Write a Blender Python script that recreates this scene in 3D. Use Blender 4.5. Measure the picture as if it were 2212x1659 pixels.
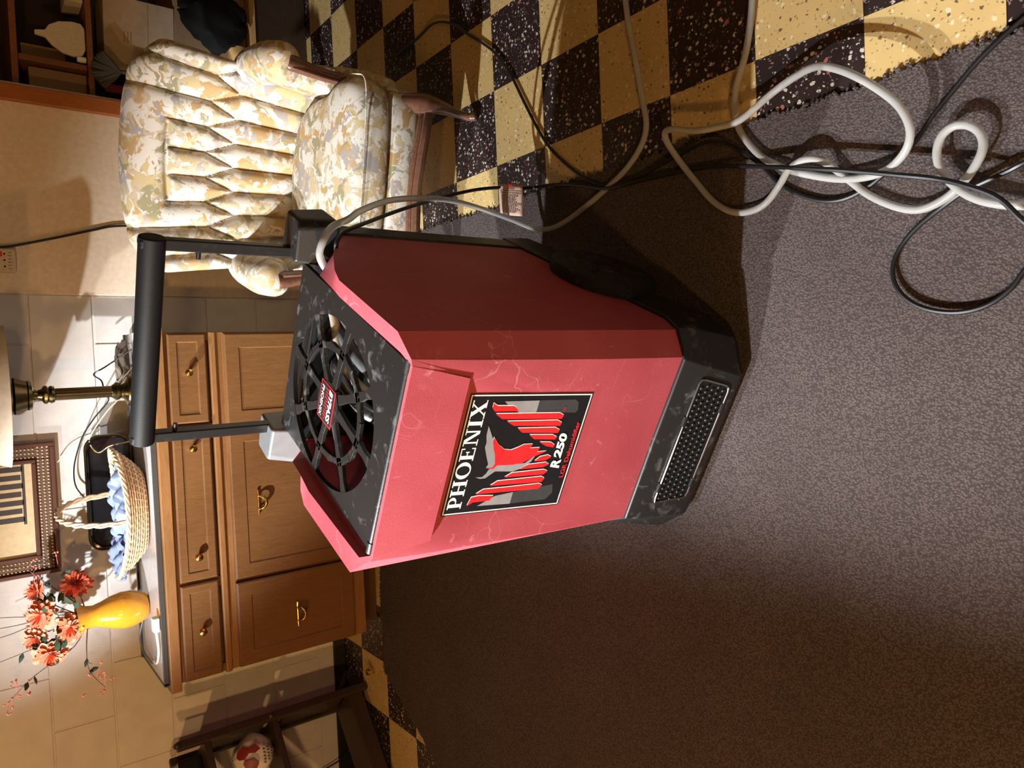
import bpy, bmesh, math, random
from mathutils import Vector, Matrix, Quaternion
random.seed(7)
for o in list(bpy.data.objects): bpy.data.objects.remove(o)
S = bpy.context.scene
COL = S.collection
T = 0.2286                                   # one floor tile
# ------------------------------------------------------------------ camera
yaw, pitch, roll = -0.03537, 0.64909, -0.06404
F = Vector((math.sin(yaw)*math.cos(pitch), math.cos(yaw)*math.cos(pitch), -math.sin(pitch)))
R0 = Vector((math.cos(yaw), -math.sin(yaw), 0)); U0 = R0.cross(F)
RR = math.cos(roll)*R0 + math.sin(roll)*U0; UU = -math.sin(roll)*R0 + math.cos(roll)*U0
cd = bpy.data.cameras.new('camera'); cam = bpy.data.objects.new('camera', cd); COL.objects.link(cam)
mx = Matrix((-UU, RR, -F)).transposed().to_4x4()      # the phone was held on its side
mx.translation = Vector((-0.60937, -2.27875, 1.36108)); cam.matrix_world = mx
cd.sensor_width = 36; cd.lens = 1581.5/2212*36; cd.clip_start = .02
S.camera = cam
# ------------------------------------------------------------------ world, lights, exposure
w = bpy.data.worlds.new('world'); S.world = w; w.use_nodes = True
w.node_tree.nodes['Background'].inputs[0].default_value = (1.0, .5, .2, 1)
w.node_tree.nodes['Background'].inputs[1].default_value = .03
S.view_settings.view_transform = 'Standard'; S.view_settings.look = 'None'
S.view_settings.exposure = 0.0; S.view_settings.gamma = 1; S.view_settings.use_curve_mapping = False
def lamp(name, kind, loc, aim, energy, color, **k):
    l = bpy.data.lights.new(name, kind); l.energy = energy; l.color = color
    for a, v in k.items():
        if a != 'scale': setattr(l, a, v)
    o = bpy.data.objects.new(name, l); COL.objects.link(o); o.location = loc
    if aim is not None: o.rotation_euler = (Vector(aim)-Vector(loc)).to_track_quat('-Z', 'Y').to_euler()
    if 'scale' in k: o.scale = k['scale']
    return o
# two-headed white work light standing off to the left, each head throwing a wide, slightly canted flood
for hx, hy, az, el, wide, sc, tilt, bl, en in ((-2.75, -1.02, .5, -35.8, 113.0, .224, 1.5, .45, 690), (-2.75, -.20, -12.0, -36.6, 78.6, .271, -4.0, .45, 630)):
    a, e = math.radians(az), math.radians(el)
    o = lamp('work_light', 'SPOT', (hx, hy, 2.15), (hx+math.cos(a)*math.cos(e), hy+math.sin(a)*math.cos(e), 2.15+math.sin(e)), en, (.95, .97, 1.0), spot_size=math.radians(wide), spot_blend=bl, shadow_soft_size=.025, scale=(1, sc, 1))
    o.rotation_mode = 'QUATERNION'; o.rotation_quaternion = o.rotation_euler.to_quaternion() @ Quaternion((0, 0, 1), math.radians(tilt))
# warm household bulbs: one off to the left, one behind the photographer, plus an added fill
lamp('warm_bulb_left', 'POINT', (-3.0, -1.35, 1.62), None, 68, (1.0, .52, .19), shadow_soft_size=.04)
lamp('warm_bulb_rear', 'POINT', (-.62, -3.7, 1.89), None, 42, (1.0, .55, .21), shadow_soft_size=.06)
lamp('warm_wall_fill', 'POINT', (-2.3, -3.3, 1.85), None, 125, (1.0, .55, .21), shadow_soft_size=.08)  # added fill, no real bulb: warms the walls, spares the machine's right side

# ------------------------------------------------------------------ materials
def nodes(name):
    m = bpy.data.materials.new(name); m.use_nodes = True
    nt = m.node_tree; return m, nt, nt.nodes['Principled BSDF']
def lk(nt, a, b): nt.links.new(a, b)
def coord(nt, kind='Object', scale=(1,1,1), rot=(0,0,0)):
    mp = nt.nodes.new('ShaderNodeMapping'); mp.inputs['Scale'].default_value = scale; mp.inputs['Rotation'].default_value = rot
    if kind == 'World':
        g = nt.nodes.new('ShaderNodeNewGeometry'); lk(nt, g.outputs['Position'], mp.inputs[0])
    else:
        t = nt.nodes.new('ShaderNodeTexCoord'); lk(nt, t.outputs[kind], mp.inputs[0])
    return mp.outputs[0]
def noise(nt, vec, scale, detail=3, dist=0, rough=.5):
    n = nt.nodes.new('ShaderNodeTexNoise'); n.inputs['Scale'].default_value = scale; n.inputs['Detail'].default_value = detail
    n.inputs['Distortion'].default_value = dist; n.inputs['Roughness'].default_value = rough; lk(nt, vec, n.inputs['Vector']); return n
def ramp(nt, fac, stops, interp='LINEAR'):
    r = nt.nodes.new('ShaderNodeValToRGB'); r.color_ramp.interpolation = interp
    e = r.color_ramp.elements
    while len(e) < len(stops): e.new(.5)
    for i, (p, c) in enumerate(stops):
        e[i].position = p; e[i].color = tuple(c)+((1,) if len(c) == 3 else ())
    lk(nt, fac, r.inputs[0]); return r.outputs[0]
def mix(nt, fac, a, b, mode='MIX'):
    n = nt.nodes.new('ShaderNodeMix'); n.data_type = 'RGBA'; n.blend_type = mode
    for s, v in ((n.inputs[0], fac), (n.inputs[6], a), (n.inputs[7], b)):
        if hasattr(v, 'links') or hasattr(v, 'is_linked'): lk(nt, v, s)
        else: s.default_value = v if isinstance(v, float) else tuple(v)+((1,) if len(v) == 3 else ())
    return n.outputs[2]
def bump(nt, b, h, strength=.3, dist=.002):
    n = nt.nodes.new('ShaderNodeBump'); n.inputs['Strength'].default_value = strength; n.inputs['Distance'].default_value = dist
    lk(nt, h, n.inputs['Height']); lk(nt, n.outputs[0], b.inputs['Normal'])
def G(v): return (v, v, v)
def plain(name, col, rough=.5, metal=0, spec=.5, **k):
    m, nt, b = nodes(name); b.inputs['Base Color'].default_value = tuple(col)+(1,); b.inputs['Roughness'].default_value = rough
    b.inputs['Metallic'].default_value = metal; b.inputs['Specular IOR Level'].default_value = spec
    for a, v in k.items(): b.inputs[a.replace('_', ' ')].default_value = v
    vec = coord(nt); n = noise(nt, vec, 60, 4)
    c = mix(nt, ramp(nt, n.outputs[0], [(.3, G(0)), (.75, G(1))]), [x*.9 for x in col], [min(1, x*1.06) for x in col]); lk(nt, c, b.inputs['Base Color'])
    return m
M = {}
def m_red():
    m, nt, b = nodes('red_plastic'); v = coord(nt)
    n = noise(nt, v, 6, 5); base = ramp(nt, n.outputs[0], [(.3, (.39, .056, .074)), (.7, (.47, .086, .108))])
    s = noise(nt, v, 34, 8, 1.2, .65); sc = ramp(nt, s.outputs[0], [(.60, G(0)), (.72, G(1))])
    big = noise(nt, v, 7, 2); sc2 = ramp(nt, big.outputs[0], [(.45, G(0)), (.65, G(.55))])
    f = mix(nt, 1.0, sc, sc2, 'MULTIPLY')
    # hairline scratches
    wv = nt.nodes.new('ShaderNodeTexVoronoi'); wv.feature = 'DISTANCE_TO_EDGE'; wv.inputs['Scale'].default_value = 9
    d = noise(nt, v, 5, 3); vv = mix(nt, .25, v, d.outputs['Color']); lk(nt, vv, wv.inputs['Vector'])
    hair = ramp(nt, wv.outputs['Distance'], [(0, G(.55)), (.006, G(0))])
    hm = ramp(nt, noise(nt, v, 4, 2).outputs[0], [(.50, G(0)), (.62, G(1))])
    hair = mix(nt, 1.0, hair, hm, 'MULTIPLY')
    f = mix(nt, 1.0, f, hair, 'ADD')
    c = mix(nt, f, base, (.72, .34, .36)); lk(nt, c, b.inputs['Base Color'])
    b.inputs['Roughness'].default_value = .55; b.inputs['Specular IOR Level'].default_value = .5
    bump(nt, b, noise(nt, v, 420, 2).outputs[0], .25, .001); return m
def m_black(name, base=.012, scuff=.09, rough=.42):
    m, nt, b = nodes(name); v = coord(nt)
    s = noise(nt, v, 26, 8, .8, .62); sc = ramp(nt, s.outputs[0], [(.56, G(0)), (.74, G(1))])
    c = mix(nt, sc, G(base), G(scuff)); lk(nt, c, b.inputs['Base Color'])
    b.inputs['Roughness'].default_value = rough; bump(nt, b, noise(nt, v, 300, 2).outputs[0], .15, .001); return m
def m_wood(name, a, c, axis=(1, 1, 12), rough=.38, kind='World', grain=14, dist=1.5):
    m, nt, b = nodes(name); v = coord(nt, kind, axis)
    n = noise(nt, v, grain, 6, dist, .6); f = noise(nt, v, grain*6, 3)
    col = ramp(nt, n.outputs[0], [(.3, a), (.7, c)]); col = mix(nt, .25, col, ramp(nt, f.outputs[0], [(.3, [x*.6 for x in a]), (.7, c)]))
    lk(nt, col, b.inputs['Base Color']); b.inputs['Roughness'].default_value = rough; return m
def m_tile(name, base, flecks):
    m, nt, b = nodes(name); v = coord(nt, 'World')
    col = None; c = mix(nt, noise(nt, v, 9, 3).outputs[0], [x*.85 for x in base], [x*1.12 for x in base])
    for i, (sc, th, fc, off) in enumerate(flecks):
        vv = coord(nt, 'World', (1, 1, 1), (0, 0, off)); d = noise(nt, vv, sc*1.3, 2)
        vm = mix(nt, .010, vv, d.outputs['Color'], 'ADD')
        vo = nt.nodes.new('ShaderNodeTexVoronoi'); vo.inputs['Scale'].default_value = sc; vo.inputs['Randomness'].default_value = 1; lk(nt, vm, vo.inputs['Vector'])
        r = nt.nodes.new('ShaderNodeSeparateColor'); lk(nt, vo.outputs['Color'], r.inputs[0])
        size = nt.nodes.new('ShaderNodeMath'); size.operation = 'MULTIPLY'; lk(nt, r.outputs[0], size.inputs[0]); size.inputs[1].default_value = th
        lt = nt.nodes.new('ShaderNodeMath'); lt.operation = 'LESS_THAN'; lk(nt, vo.outputs['Distance'], lt.inputs[0]); lk(nt, size.outputs[0], lt.inputs[1])
        pick = nt.nodes.new('ShaderNodeMath'); pick.operation = 'LESS_THAN'; lk(nt, r.outputs[1], pick.inputs[0]); pick.inputs[1].default_value = .7
        mu = nt.nodes.new('ShaderNodeMath'); mu.operation = 'MULTIPLY'; lk(nt, lt.outputs[0], mu.inputs[0]); lk(nt, pick.outputs[0], mu.inputs[1])
        c = mix(nt, mu.outputs[0], c, fc)
    lk(nt, c, b.inputs['Base Color']); b.inputs['Roughness'].default_value = .38
    bump(nt, b, noise(nt, v, 30, 3).outputs[0], .08, .002); return m
def m_carpet():
    m, nt, b = nodes('carpet_pile'); v = coord(nt, 'World')
    d = noise(nt, v, 130, 2); vm = mix(nt, .004, v, d.outputs['Color'], 'ADD')
    vo = nt.nodes.new('ShaderNodeTexVoronoi'); vo.inputs['Scale'].default_value = 240; lk(nt, vm, vo.inputs['Vector'])
    n = noise(nt, v, 620, 3, 0, .7); big = noise(nt, v, 5, 5, .6)
    c = ramp(nt, big.outputs[0], [(.3, (.100, .080, .076)), (.7, (.130, .105, .100))])
    c = mix(nt, ramp(nt, vo.outputs['Distance'], [(.05, G(0)), (.70, G(.85))]), c, (.035, .026, .024))
    c = mix(nt, ramp(nt, n.outputs[0], [(.55, G(0)), (.75, G(.45))]), c, (.26, .23, .22))
    lk(nt, c, b.inputs['Base Color']); b.inputs['Roughness'].default_value = .95; b.inputs['Specular IOR Level'].default_value = .1
    inv = ramp(nt, vo.outputs['Distance'], [(0, G(1)), (.8, G(0))]); h = mix(nt, .45, inv, n.outputs['Color'])
    bump(nt, b, h, .9, .0025); return m
def m_fabric():
    m, nt, b = nodes('floral_fabric'); v = coord(nt, 'World')
    w0 = noise(nt, v, 16, 3, .4); vm = mix(nt, .055, v, w0.outputs['Color'], 'ADD')
    def blot(seed, sc, lo, hi, dist=1.0):
        vv = nt.nodes.new('ShaderNodeMapping'); vv.inputs['Location'].default_value = (seed*3.1, seed*1.7, seed*2.3); lk(nt, vm, vv.inputs[0])
        n = noise(nt, vv.outputs[0], sc, 4, dist, .5); return ramp(nt, n.outputs[0], [(lo, G(0)), (hi, G(1))])
    c = mix(nt, blot(1, 13, .47, .49), (.47, .38, .25), (.59, .54, .46))
    c = mix(nt, blot(2, 11, .55, 0.577), c, (.41, .27, .125))
    c = mix(nt, blot(3, 12, .57, 0.597), c, (.34, .30, .27))
    c = mix(nt, blot(4, 13, .58, 0.607), c, (.28, .245, .14))
    c = mix(nt, blot(5, 12, .60, 0.627), c, (.48, .38, .20))
    c = mix(nt, blot(6, 24, .60, .61), c, (.60, .55, .48))
    c = mix(nt, blot(8, 34, .65, .66, 2.0), c, (.40, .31, .16))
    lk(nt, c, b.inputs['Base Color']); b.inputs['Roughness'].default_value = .9; b.inputs['Specular IOR Level'].default_value = .15
    h = mix(nt, .4, c, noise(nt, v, 350, 2).outputs['Color']); bump(nt, b, h, .45, .003); return m
def m_wall():
    m, nt, b = nodes('painted_block'); v = coord(nt, 'World')
    n = noise(nt, v, 14, 5); c = ramp(nt, n.outputs[0], [(.3, (.60, .58, .545)), (.7, (.69, .67, .63))])
    lk(nt, c, b.inputs['Base Color']); b.inputs['Roughness'].default_value = .55
    h = mix(nt, .5, noise(nt, v, 55, 6).outputs['Color'], noise(nt, v, 160, 3).outputs['Color']); bump(nt, b, h, .22, .004); return m
def m_clear():
    m, nt, b = nodes('clear_vinyl'); b.inputs['Base Color'].default_value = (.80, .82, .80, 1); b.inputs['Roughness'].default_value = .32
    b.inputs['Transmission Weight'].default_value = .62; b.inputs['IOR'].default_value = 1.2
    v = coord(nt); c = ramp(nt, noise(nt, v, 8, 3).outputs[0], [(.3, (.60, .60, .57)), (.7, (.74, .76, .76))]); lk(nt, c, b.inputs['Base Color']); return m
M['red'] = m_red(); M['black'] = m_black('black_plastic'); M['lidblack'] = m_black('scuffed_black_plate', .011, .12, .38)
M['foam'] = m_black('black_foam_grip', .006, .009, .6); M['foam'].node_tree.nodes['Principled BSDF'].inputs['Specular IOR Level'].default_value = .3; M['blackmetal'] = m_black('black_painted_steel', .01, .03, .4)
M['rubber'] = m_black('tyre_rubber', .008, .05, .7)
M['oak'] = m_wood('oak_veneer', (.13, .057, .017), (.20, .093, .031), (9, 9, 1))
M['oakh'] = m_wood('oak_edging', (.21, .095, .030), (.31, .150, .052), (1, 9, 9))
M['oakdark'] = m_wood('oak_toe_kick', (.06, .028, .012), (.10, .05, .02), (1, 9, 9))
M['darkwood'] = m_wood('dark_stained_wood', (.020, .012, .008), (.045, .027, .017), (2, 2, 8), .45)
M['chairwood'] = m_wood('walnut_chair_wood', (.085, .034, .020), (.17, .078, .048), (6, 6, 3), .3)
M['trim'] = m_wood('orange_wood_trim', (.30, .085, .018), (.42, .14, .035), (9, 9, 1), .4)
M['shelfwood'] = m_wood('brown_shelf_wood', (.16, .055, .02), (.26, .10, .038), (3, 3, 3), .4)
M['palewood'] = m_wood('pale_wood_edge', (.42, .25, .09), (.58, .38, .16), (1, 9, 9), .5)
M['tiledark'] = m_tile('dark_asphalt_tile', (.022, .013, .012), [(88, .44, (.46, .42, .36), .3), (150, .42, (.17, .14, .13), 1.1), (48, .26, (.30, .10, .09), 2.2)])
M['tilelight'] = m_tile('tan_asphalt_tile', (.50, .36, .15), [(75, .36, (.62, .52, .32), .7), (85, .30, (.13, .085, .045), 1.6), (160, .36, (.27, .18, .075), 2.4)])
M['carpet'] = m_carpet(); M['fabric'] = m_fabric(); M['wall'] = m_wall(); M['clear'] = m_clear()
M['panel'] = plain('painted_panel', (.74, .62, .47), .6); M['mortar'] = plain('painted_mortar', (.64, .61, .56), .6)
M['cordblack'] = plain('black_rubber_cord', (.008, .008, .009), .38)
M['brass'] = plain('polished_brass', (.72, .46, .12), .22, 1); M['oldbrass'] = plain('antique_brass', (.17, .125, .055), .28, 1)
M['steel'] = plain('galvanised_steel', (.55, .56, .57), .35, 1); M['dullsteel'] = plain('grey_painted_steel', (.20, .21, .22), .45, .3)
M['wire'] = plain('chrome_wire', (.62, .60, .58), .25, 1)
M['white'] = plain('white_print', (.86, .88, .87), .5); M['decal'] = plain('decal_black', (.014, .015, .017), .28)
M['decalred'] = plain('decal_red', (.74, .025, .03), .35); M['decalgrey'] = plain('decal_grey', (.30, .31, .32), .35); M['decaldark'] = plain('decal_dark_grey', (.055, .057, .06), .35)
M['yellow'] = plain('mustard_glaze', (.80, .37, .03), .16, 0, .6)
M['petal'] = plain('coral_petal', (.80, .20, .085), .7); M['petal2'] = plain('dusty_pink_petal', (.82, .34, .22), .7); M['petald'] = plain('rust_petal', (.45, .06, .02), .7)
M['leaf'] = plain('dark_green_leaf', (.035, .06, .032), .6); M['twig'] = plain('brown_twig', (.07, .045, .04), .7); M['berry'] = plain('pink_berry', (.62, .17, .10), .6)
M['wicker'] = plain('wicker_cane', (.60, .36, .17), .55); M['wickerlight'] = plain('pale_wicker', (.78, .56, .34), .5)
M['cloth'] = plain('pale_blue_cloth', (.20, .26, .42), .9); M['blacktray'] = plain('black_enamel', (.008, .008, .009), .2)
M['slab'] = plain('grey_laminate', (.52, .49, .48), .22); M['slabedge'] = plain('dark_slab_edge', (.05, .05, .045), .4)
M['shade'] = plain('cream_lampshade', (.62, .54, .42), .8); M['framewood'] = plain('dark_frame_wood', (.10, .035, .022), .4)
M['cane'] = plain('brown_cane', (.14, .07, .03), .6); M['bead'] = plain('silver_bead', (.75, .70, .62), .3, .3)
M['print'] = plain('cream_print', (.72, .58, .34), .7); M['ink'] = plain('dark_ink', (.06, .05, .045), .6)
M['bag'] = plain('white_plastic_bag', (.72, .68, .64), .45); M['bagred'] = plain('red_bag_print', (.22, .022, .02), .5)
M['box'] = plain('cream_cardboard', (.38, .29, .19), .85); M['kraft'] = plain('brown_cardboard', (.26, .17, .09), .85)
M['beige'] = plain('beige_plastic', (.62, .50, .32), .5); M['dark'] = plain('black_recess', (.004, .004, .004), .85, 0, .2)
M['greycloth'] = plain('charcoal_fabric', (.075, .068, .062), .95); M['blue'] = plain('navy_cloth', (.012, .015, .08), .9)
M['tan'] = plain('tan_cord', (.50, .36, .20), .6); M['tagp'] = plain('pink_tag_paper', (.70, .47, .37), .7)
M['paper'] = plain('off_white_paper', (.60, .54, .42), .8); M['tubing'] = plain('beige_inner_hose', (.42, .37, .28), .5)
M['foil'] = plain('grey_pipe_wrap', (.13, .135, .14), .4, .3); M['tanpanel'] = plain('tan_inner_panel', (.20, .105, .075), .6)
M['pouch'] = plain('taupe_pouch_cloth', (.16, .13, .10), .9); M['redcloth'] = plain('red_cloth', (.12, .006, .008), .9); M['baseboard'] = plain('black_vinyl_base', (.010, .010, .010), .45)

# ------------------------------------------------------------------ mesh helpers
class MB:
    def __init__(s): s.v = []; s.f = []
    def add(s, vs, fs):
        o = len(s.v); s.v += [tuple(x) for x in vs]; s.f += [tuple(i+o for i in f) for f in fs]; return s
    def box(s, x0, x1, y0, y1, z0, z1, mx=None):
        vs = [Vector((x, y, z)) for z in (z0, z1) for y in (y0, y1) for x in (x0, x1)]
        if mx: vs = [mx @ q for q in vs]
        return s.add(vs, [(0,2,3,1), (4,5,7,6), (0,1,5,4), (2,6,7,3), (0,4,6,2), (1,3,7,5)])
    def loft(s, rings, cap=True, closed=True):
        n = len(rings[0]); o = len(s.v); s.v += [tuple(p) for r in rings for p in r]
        m = n if closed else n-1
        for i in range(len(rings)-1):
            for j in range(m):
                k = (j+1) % n; s.f.append((o+i*n+j, o+i*n+k, o+(i+1)*n+k, o+(i+1)*n+j))
        if cap and closed:
            s.f.append(tuple(o+j for j in range(n))[::-1]); s.f.append(tuple(o+(len(rings)-1)*n+j for j in range(n)))
        return s
    def lathe(s, prof, c=(0,0,0), n=32, ax=(0,0,1), flute=0, nf=0):
        q = Vector((0,0,1)).rotation_difference(Vector(ax)); c = Vector(c); rings = []
        for r, z in prof:
            ring = []
            for j in range(n):
                t = 2*math.pi*j/n; rr = r*(1+flute*(math.cos(nf*t)-1)) if nf else r
                ring.append(c+q @ Vector((rr*math.cos(t), rr*math.sin(t), z)))
            rings.append(ring)
        return s.loft(rings)
    def tube(s, pts, r, n=8, cap=True, flat=1.0):
        pts = [Vector(p) for p in pts]; N = len(pts); rs = r if isinstance(r, (list, tuple)) else [r]*N
        rings = []; up = None
        for i, p in enumerate(pts):
            t = (pts[min(i+1, N-1)]-pts[max(i-1, 0)]).normalized()
            if up is None: up = t.orthogonal().normalized()
            else:
                up = (up-t*up.dot(t)); up = up.normalized() if up.length > 1e-6 else t.orthogonal().normalized()
            b = t.cross(up)
            rings.append([p+(up*math.cos(2*math.pi*j/n)+b*math.sin(2*math.pi*j/n)*flat)*rs[i] for j in range(n)])
        return s.loft(rings, cap)
    def ball(s, c, r, n=12, m=8, sc=(1,1,1), rot=None):
        c = Vector(c); rings = []
        for i in range(m+1):
            a = -math.pi/2+math.pi*i/m; a = max(-1.5, min(1.5, a))
            ring = []
            for j in range(n):
                q = Vector((math.cos(a)*math.cos(2*math.pi*j/n)*sc[0], math.cos(a)*math.sin(2*math.pi*j/n)*sc[1], math.sin(a)*sc[2]))*r
                ring.append(c+(rot @ q if rot else q))
            rings.append(ring)
        return s.loft(rings)
    def grid(s, fn, nu, nv):
        o = len(s.v)
        for i in range(nv+1):
            for j in range(nu+1): s.v.append(tuple(fn(j/nu, i/nv)))
        for i in range(nv):
            for j in range(nu):
                a = o+i*(nu+1)+j; s.f.append((a, a+1, a+nu+2, a+nu+1))
        return s
    def poly(s, pts): o = len(s.v); s.v += [tuple(p) for p in pts]; s.f.append(tuple(range(o, o+len(pts)))); return s
    def prism(s, pts, vec):
        n = len(pts); vec = Vector(vec); return s.loft([[Vector(p) for p in pts], [Vector(p)+vec for p in pts]])
    def build(s, name, mat, parent=None, smooth=40, bevel=0, seg=2, sub=0, weld=0, kind=None, label=None):
        me = bpy.data.meshes.new(name); me.from_pydata(s.v, [], s.f)
        bm = bmesh.new(); bm.from_mesh(me)
        if weld: bmesh.ops.remove_doubles(bm, verts=bm.verts, dist=weld)
        bmesh.ops.recalc_face_normals(bm, faces=bm.faces); bm.to_mesh(me); bm.free()
        if smooth:
            me.polygons.foreach_set('use_smooth', [True]*len(me.polygons)); me.set_sharp_from_angle(angle=math.radians(smooth))
        me.materials.append(M[mat] if isinstance(mat, str) else mat)
        o = bpy.data.objects.new(name, me); COL.objects.link(o)
        if parent: o.parent = parent
        if bevel:
            b = o.modifiers.new('bevel', 'BEVEL'); b.width = bevel; b.segments = seg; b.limit_method = 'ANGLE'; b.angle_limit = math.radians(28)
            if smooth: me.set_sharp_from_angle(angle=math.radians(180)); b.harden_normals = True
        if sub: ss = o.modifiers.new('sub', 'SUBSURF'); ss.levels = ss.render_levels = sub
        if kind: o['kind'] = kind
        if label: o['label'] = label
        return o
def spline(pts, k=6):
    P = [Vector(p) for p in pts]; out = []
    for i in range(len(P)-1):
        a = P[max(i-1, 0)]; b = P[i]; c = P[i+1]; d = P[min(i+2, len(P)-1)]
        for j in range(k):
            t = j/k; out.append(.5*((2*b)+(c-a)*t+(2*a-5*b+4*c-d)*t*t+(3*b-a-3*c+d)*t**3))
    out.append(P[-1]); return out
def empty(name, loc=(0,0,0), rz=0, label=None, cat=None, group=None):
    o = bpy.data.objects.new(name, None); COL.objects.link(o); o.location = loc; o.rotation_euler = (0, 0, rz); o.empty_display_size = .05
    tag(o, label, cat, group); return o
def tag(o, label=None, cat=None, group=None, kind=None):
    if label: o['label'] = label
    if cat: o['category'] = cat
    if group: o['group'] = group
    if kind: o['kind'] = kind
    return o
def copy_tree(o, parent=None):
    c = o.copy(); COL.objects.link(c); c.parent = parent
    for ch in [x for x in bpy.data.objects if x.parent == o]: copy_tree(ch, c)
    return c
def text_mesh(txt, size, bold=0.0, shear=0.0, space=1.0):
    cu = bpy.data.curves.new('t', 'FONT'); cu.body = txt; cu.size = size; cu.offset = bold; cu.shear = shear; cu.space_character = space
    cu.align_x = 'LEFT'; cu.align_y = 'BOTTOM_BASELINE'; cu.resolution_u = 4
    o = bpy.data.objects.new('t', cu); me = bpy.data.meshes.new_from_object(o)
    vs = [v.co.copy() for v in me.vertices]; fs = [tuple(p.vertices) for p in me.polygons]
    bpy.data.objects.remove(o); bpy.data.meshes.remove(me); bpy.data.curves.remove(cu); return vs, fs
def fit_text(mb, txt, fn, x0, x1, y0, y1, **k):
    vs, fs = text_mesh(txt, 1.0, **k)
    ax, bx = min(v.x for v in vs), max(v.x for v in vs); ay, by = min(v.y for v in vs), max(v.y for v in vs)
    mb.add([fn(x0+(v.x-ax)/(bx-ax)*(x1-x0), y0+(v.y-ay)/(by-ay)*(y1-y0)) for v in vs], fs)

# ================================================================== THE SETTING
YW = .875                                    # back wall plane
fl = MB().box(-3.2, 2.2, -3.2, 2.2, -.05, -.006).build('floor', 'mortar', smooth=0); tag(fl, kind='structure')
CX0, CX1, CY0, CY1 = -1.955, -.126, -3.0, .462       # carpet
tm = {}
for dk in (0, 1):
    b = MB().box(0, T-.0012, 0, T-.0012, -.006, 0)
    o = b.build('floor_tile', 'tiledark' if dk else 'tilelight', fl, smooth=0); tm[dk] = o.data; bpy.data.objects.remove(o)
for kx in range(-14, 9):
    for ky in range(-10, 5):
        x0, y0 = kx*T, ky*T
        if x0 > CX0+.03 and x0+T < CX1-.03 and y0+T < CY1-.03: continue
        if (ky == 4 and x0 < .45) or (x0 > -2.5 and x0+T < CX1 and y0+T < -.45): continue      # behind the wall, under the carpet
        o = bpy.data.objects.new('floor_tile', tm[(kx+ky) % 2 == 0]); COL.objects.link(o); o.parent = fl
        o.location = (x0, y0, random.uniform(-.0005, .0002))
# back wall: painted concrete blocks left, smooth painted panel right
wl = MB().box(-3.2, .47, YW+.0035, YW+.14, 0, 2.4).build('wall_back', 'mortar', smooth=0); tag(wl, kind='structure')
PX = -.285
zz = [-.082+.2037*k for k in range(13)]
bm_ = {}
def block(x0, x1, z0, z1):
    g = .003; key = (round(x1-x0, 3), round(z1-z0, 3))
    if key not in bm_:
        o = MB().box(g, x1-x0-g, 0, .03, g, z1-z0-g).build('concrete_block', 'wall', wl, bevel=.003, seg=2); bm_[key] = o
    else:
        o = bm_[key].copy(); COL.objects.link(o); o.parent = wl
    o.location = (x0, YW+random.uniform(-.0012, .0008), z0)
for k in range(12):
    z0, z1 = max(0, zz[k]), min(2.4, zz[k+1])
    if z1 > 2.0: break
    off = -1.685 if k % 2 == 0 else -1.685+.203
    x = off-.4064*5
    while x < PX:
        a, b = max(x, -3.2), min(x+.4064, PX)
        if b-a > .03 and b > -2.9: block(a, b, z0, z1)
        x += .4064
MB().box(PX, .40, YW-.004, YW+.02, .055, 2.4).build('wall_panel', 'panel', wl, bevel=.003)
tag(MB().box(-3.2, .40, YW-.012, YW+.005, .001, .055).build('baseboard_back', 'baseboard', bevel=.002), kind='structure')
MB_ = MB().box(.398, .458, YW-.022, YW+.13, .001, 2.3); tr = MB_.build('trim_1', 'trim', bevel=.006); tag(tr, kind='structure')
# alcove walls to the right
tag(MB().box(.458, 2.2, 1.55, 1.65, 0, 2.4).build('wall_alcove', 'panel', smooth=0), kind='structure')
tag(MB().box(2.1, 2.2, -1.0, 1.55, 0, 2.4).build('wall_right', 'panel', smooth=0), kind='structure')

# ------------------------------------------------------------------ carpet with a frayed cut edge
def carpet():
    b = MB(); out = []
    def edge(p, q, n, amp):
        p, q = Vector(p), Vector(q); d = (q-p).normalized(); nrm = Vector((d.y, -d.x))
        for i in range(n):
            t = i/n; out.append(p.lerp(q, t)+nrm*(random.gauss(0, amp)+.004*math.sin(t*40)))
    edge((CX1, CY0), (CX1, CY1), 420, .0022)
    edge((CX1, CY1), (-1.86, CY1), 160, .002)
    edge((-1.86, CY1), (CX0-.02, .27), 30, .002)
    edge((CX0-.02, .27), (-2.42, -.5), 60, .002)
    edge((-2.42, -.5), (-2.6, CY0), 60, .002)
    edge((-2.6, CY0), (CX1, CY0), 10, 0)
    b.prism([(p.x, p.y, .0012) for p in out], (0, 0, .0055))
    o = b.build('carpet', 'carpet', smooth=0); tag(o, 'taupe loop-pile carpet laid over the checkered tile floor', 'carpet')
    f = MB()                                            # loose pile tufts along the cut edge
    for p in out[:610]:
        for _ in range(3):
            q = Vector((p.x+random.gauss(0, .004), p.y+random.gauss(0, .004), .006)); s = random.uniform(.002, .0042)
            f.ball(q, s, 5, 3, (1.2, 1.2, .8))
    f.build('frayed_edge', 'carpet', o, kind='stuff')
carpet()

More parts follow.
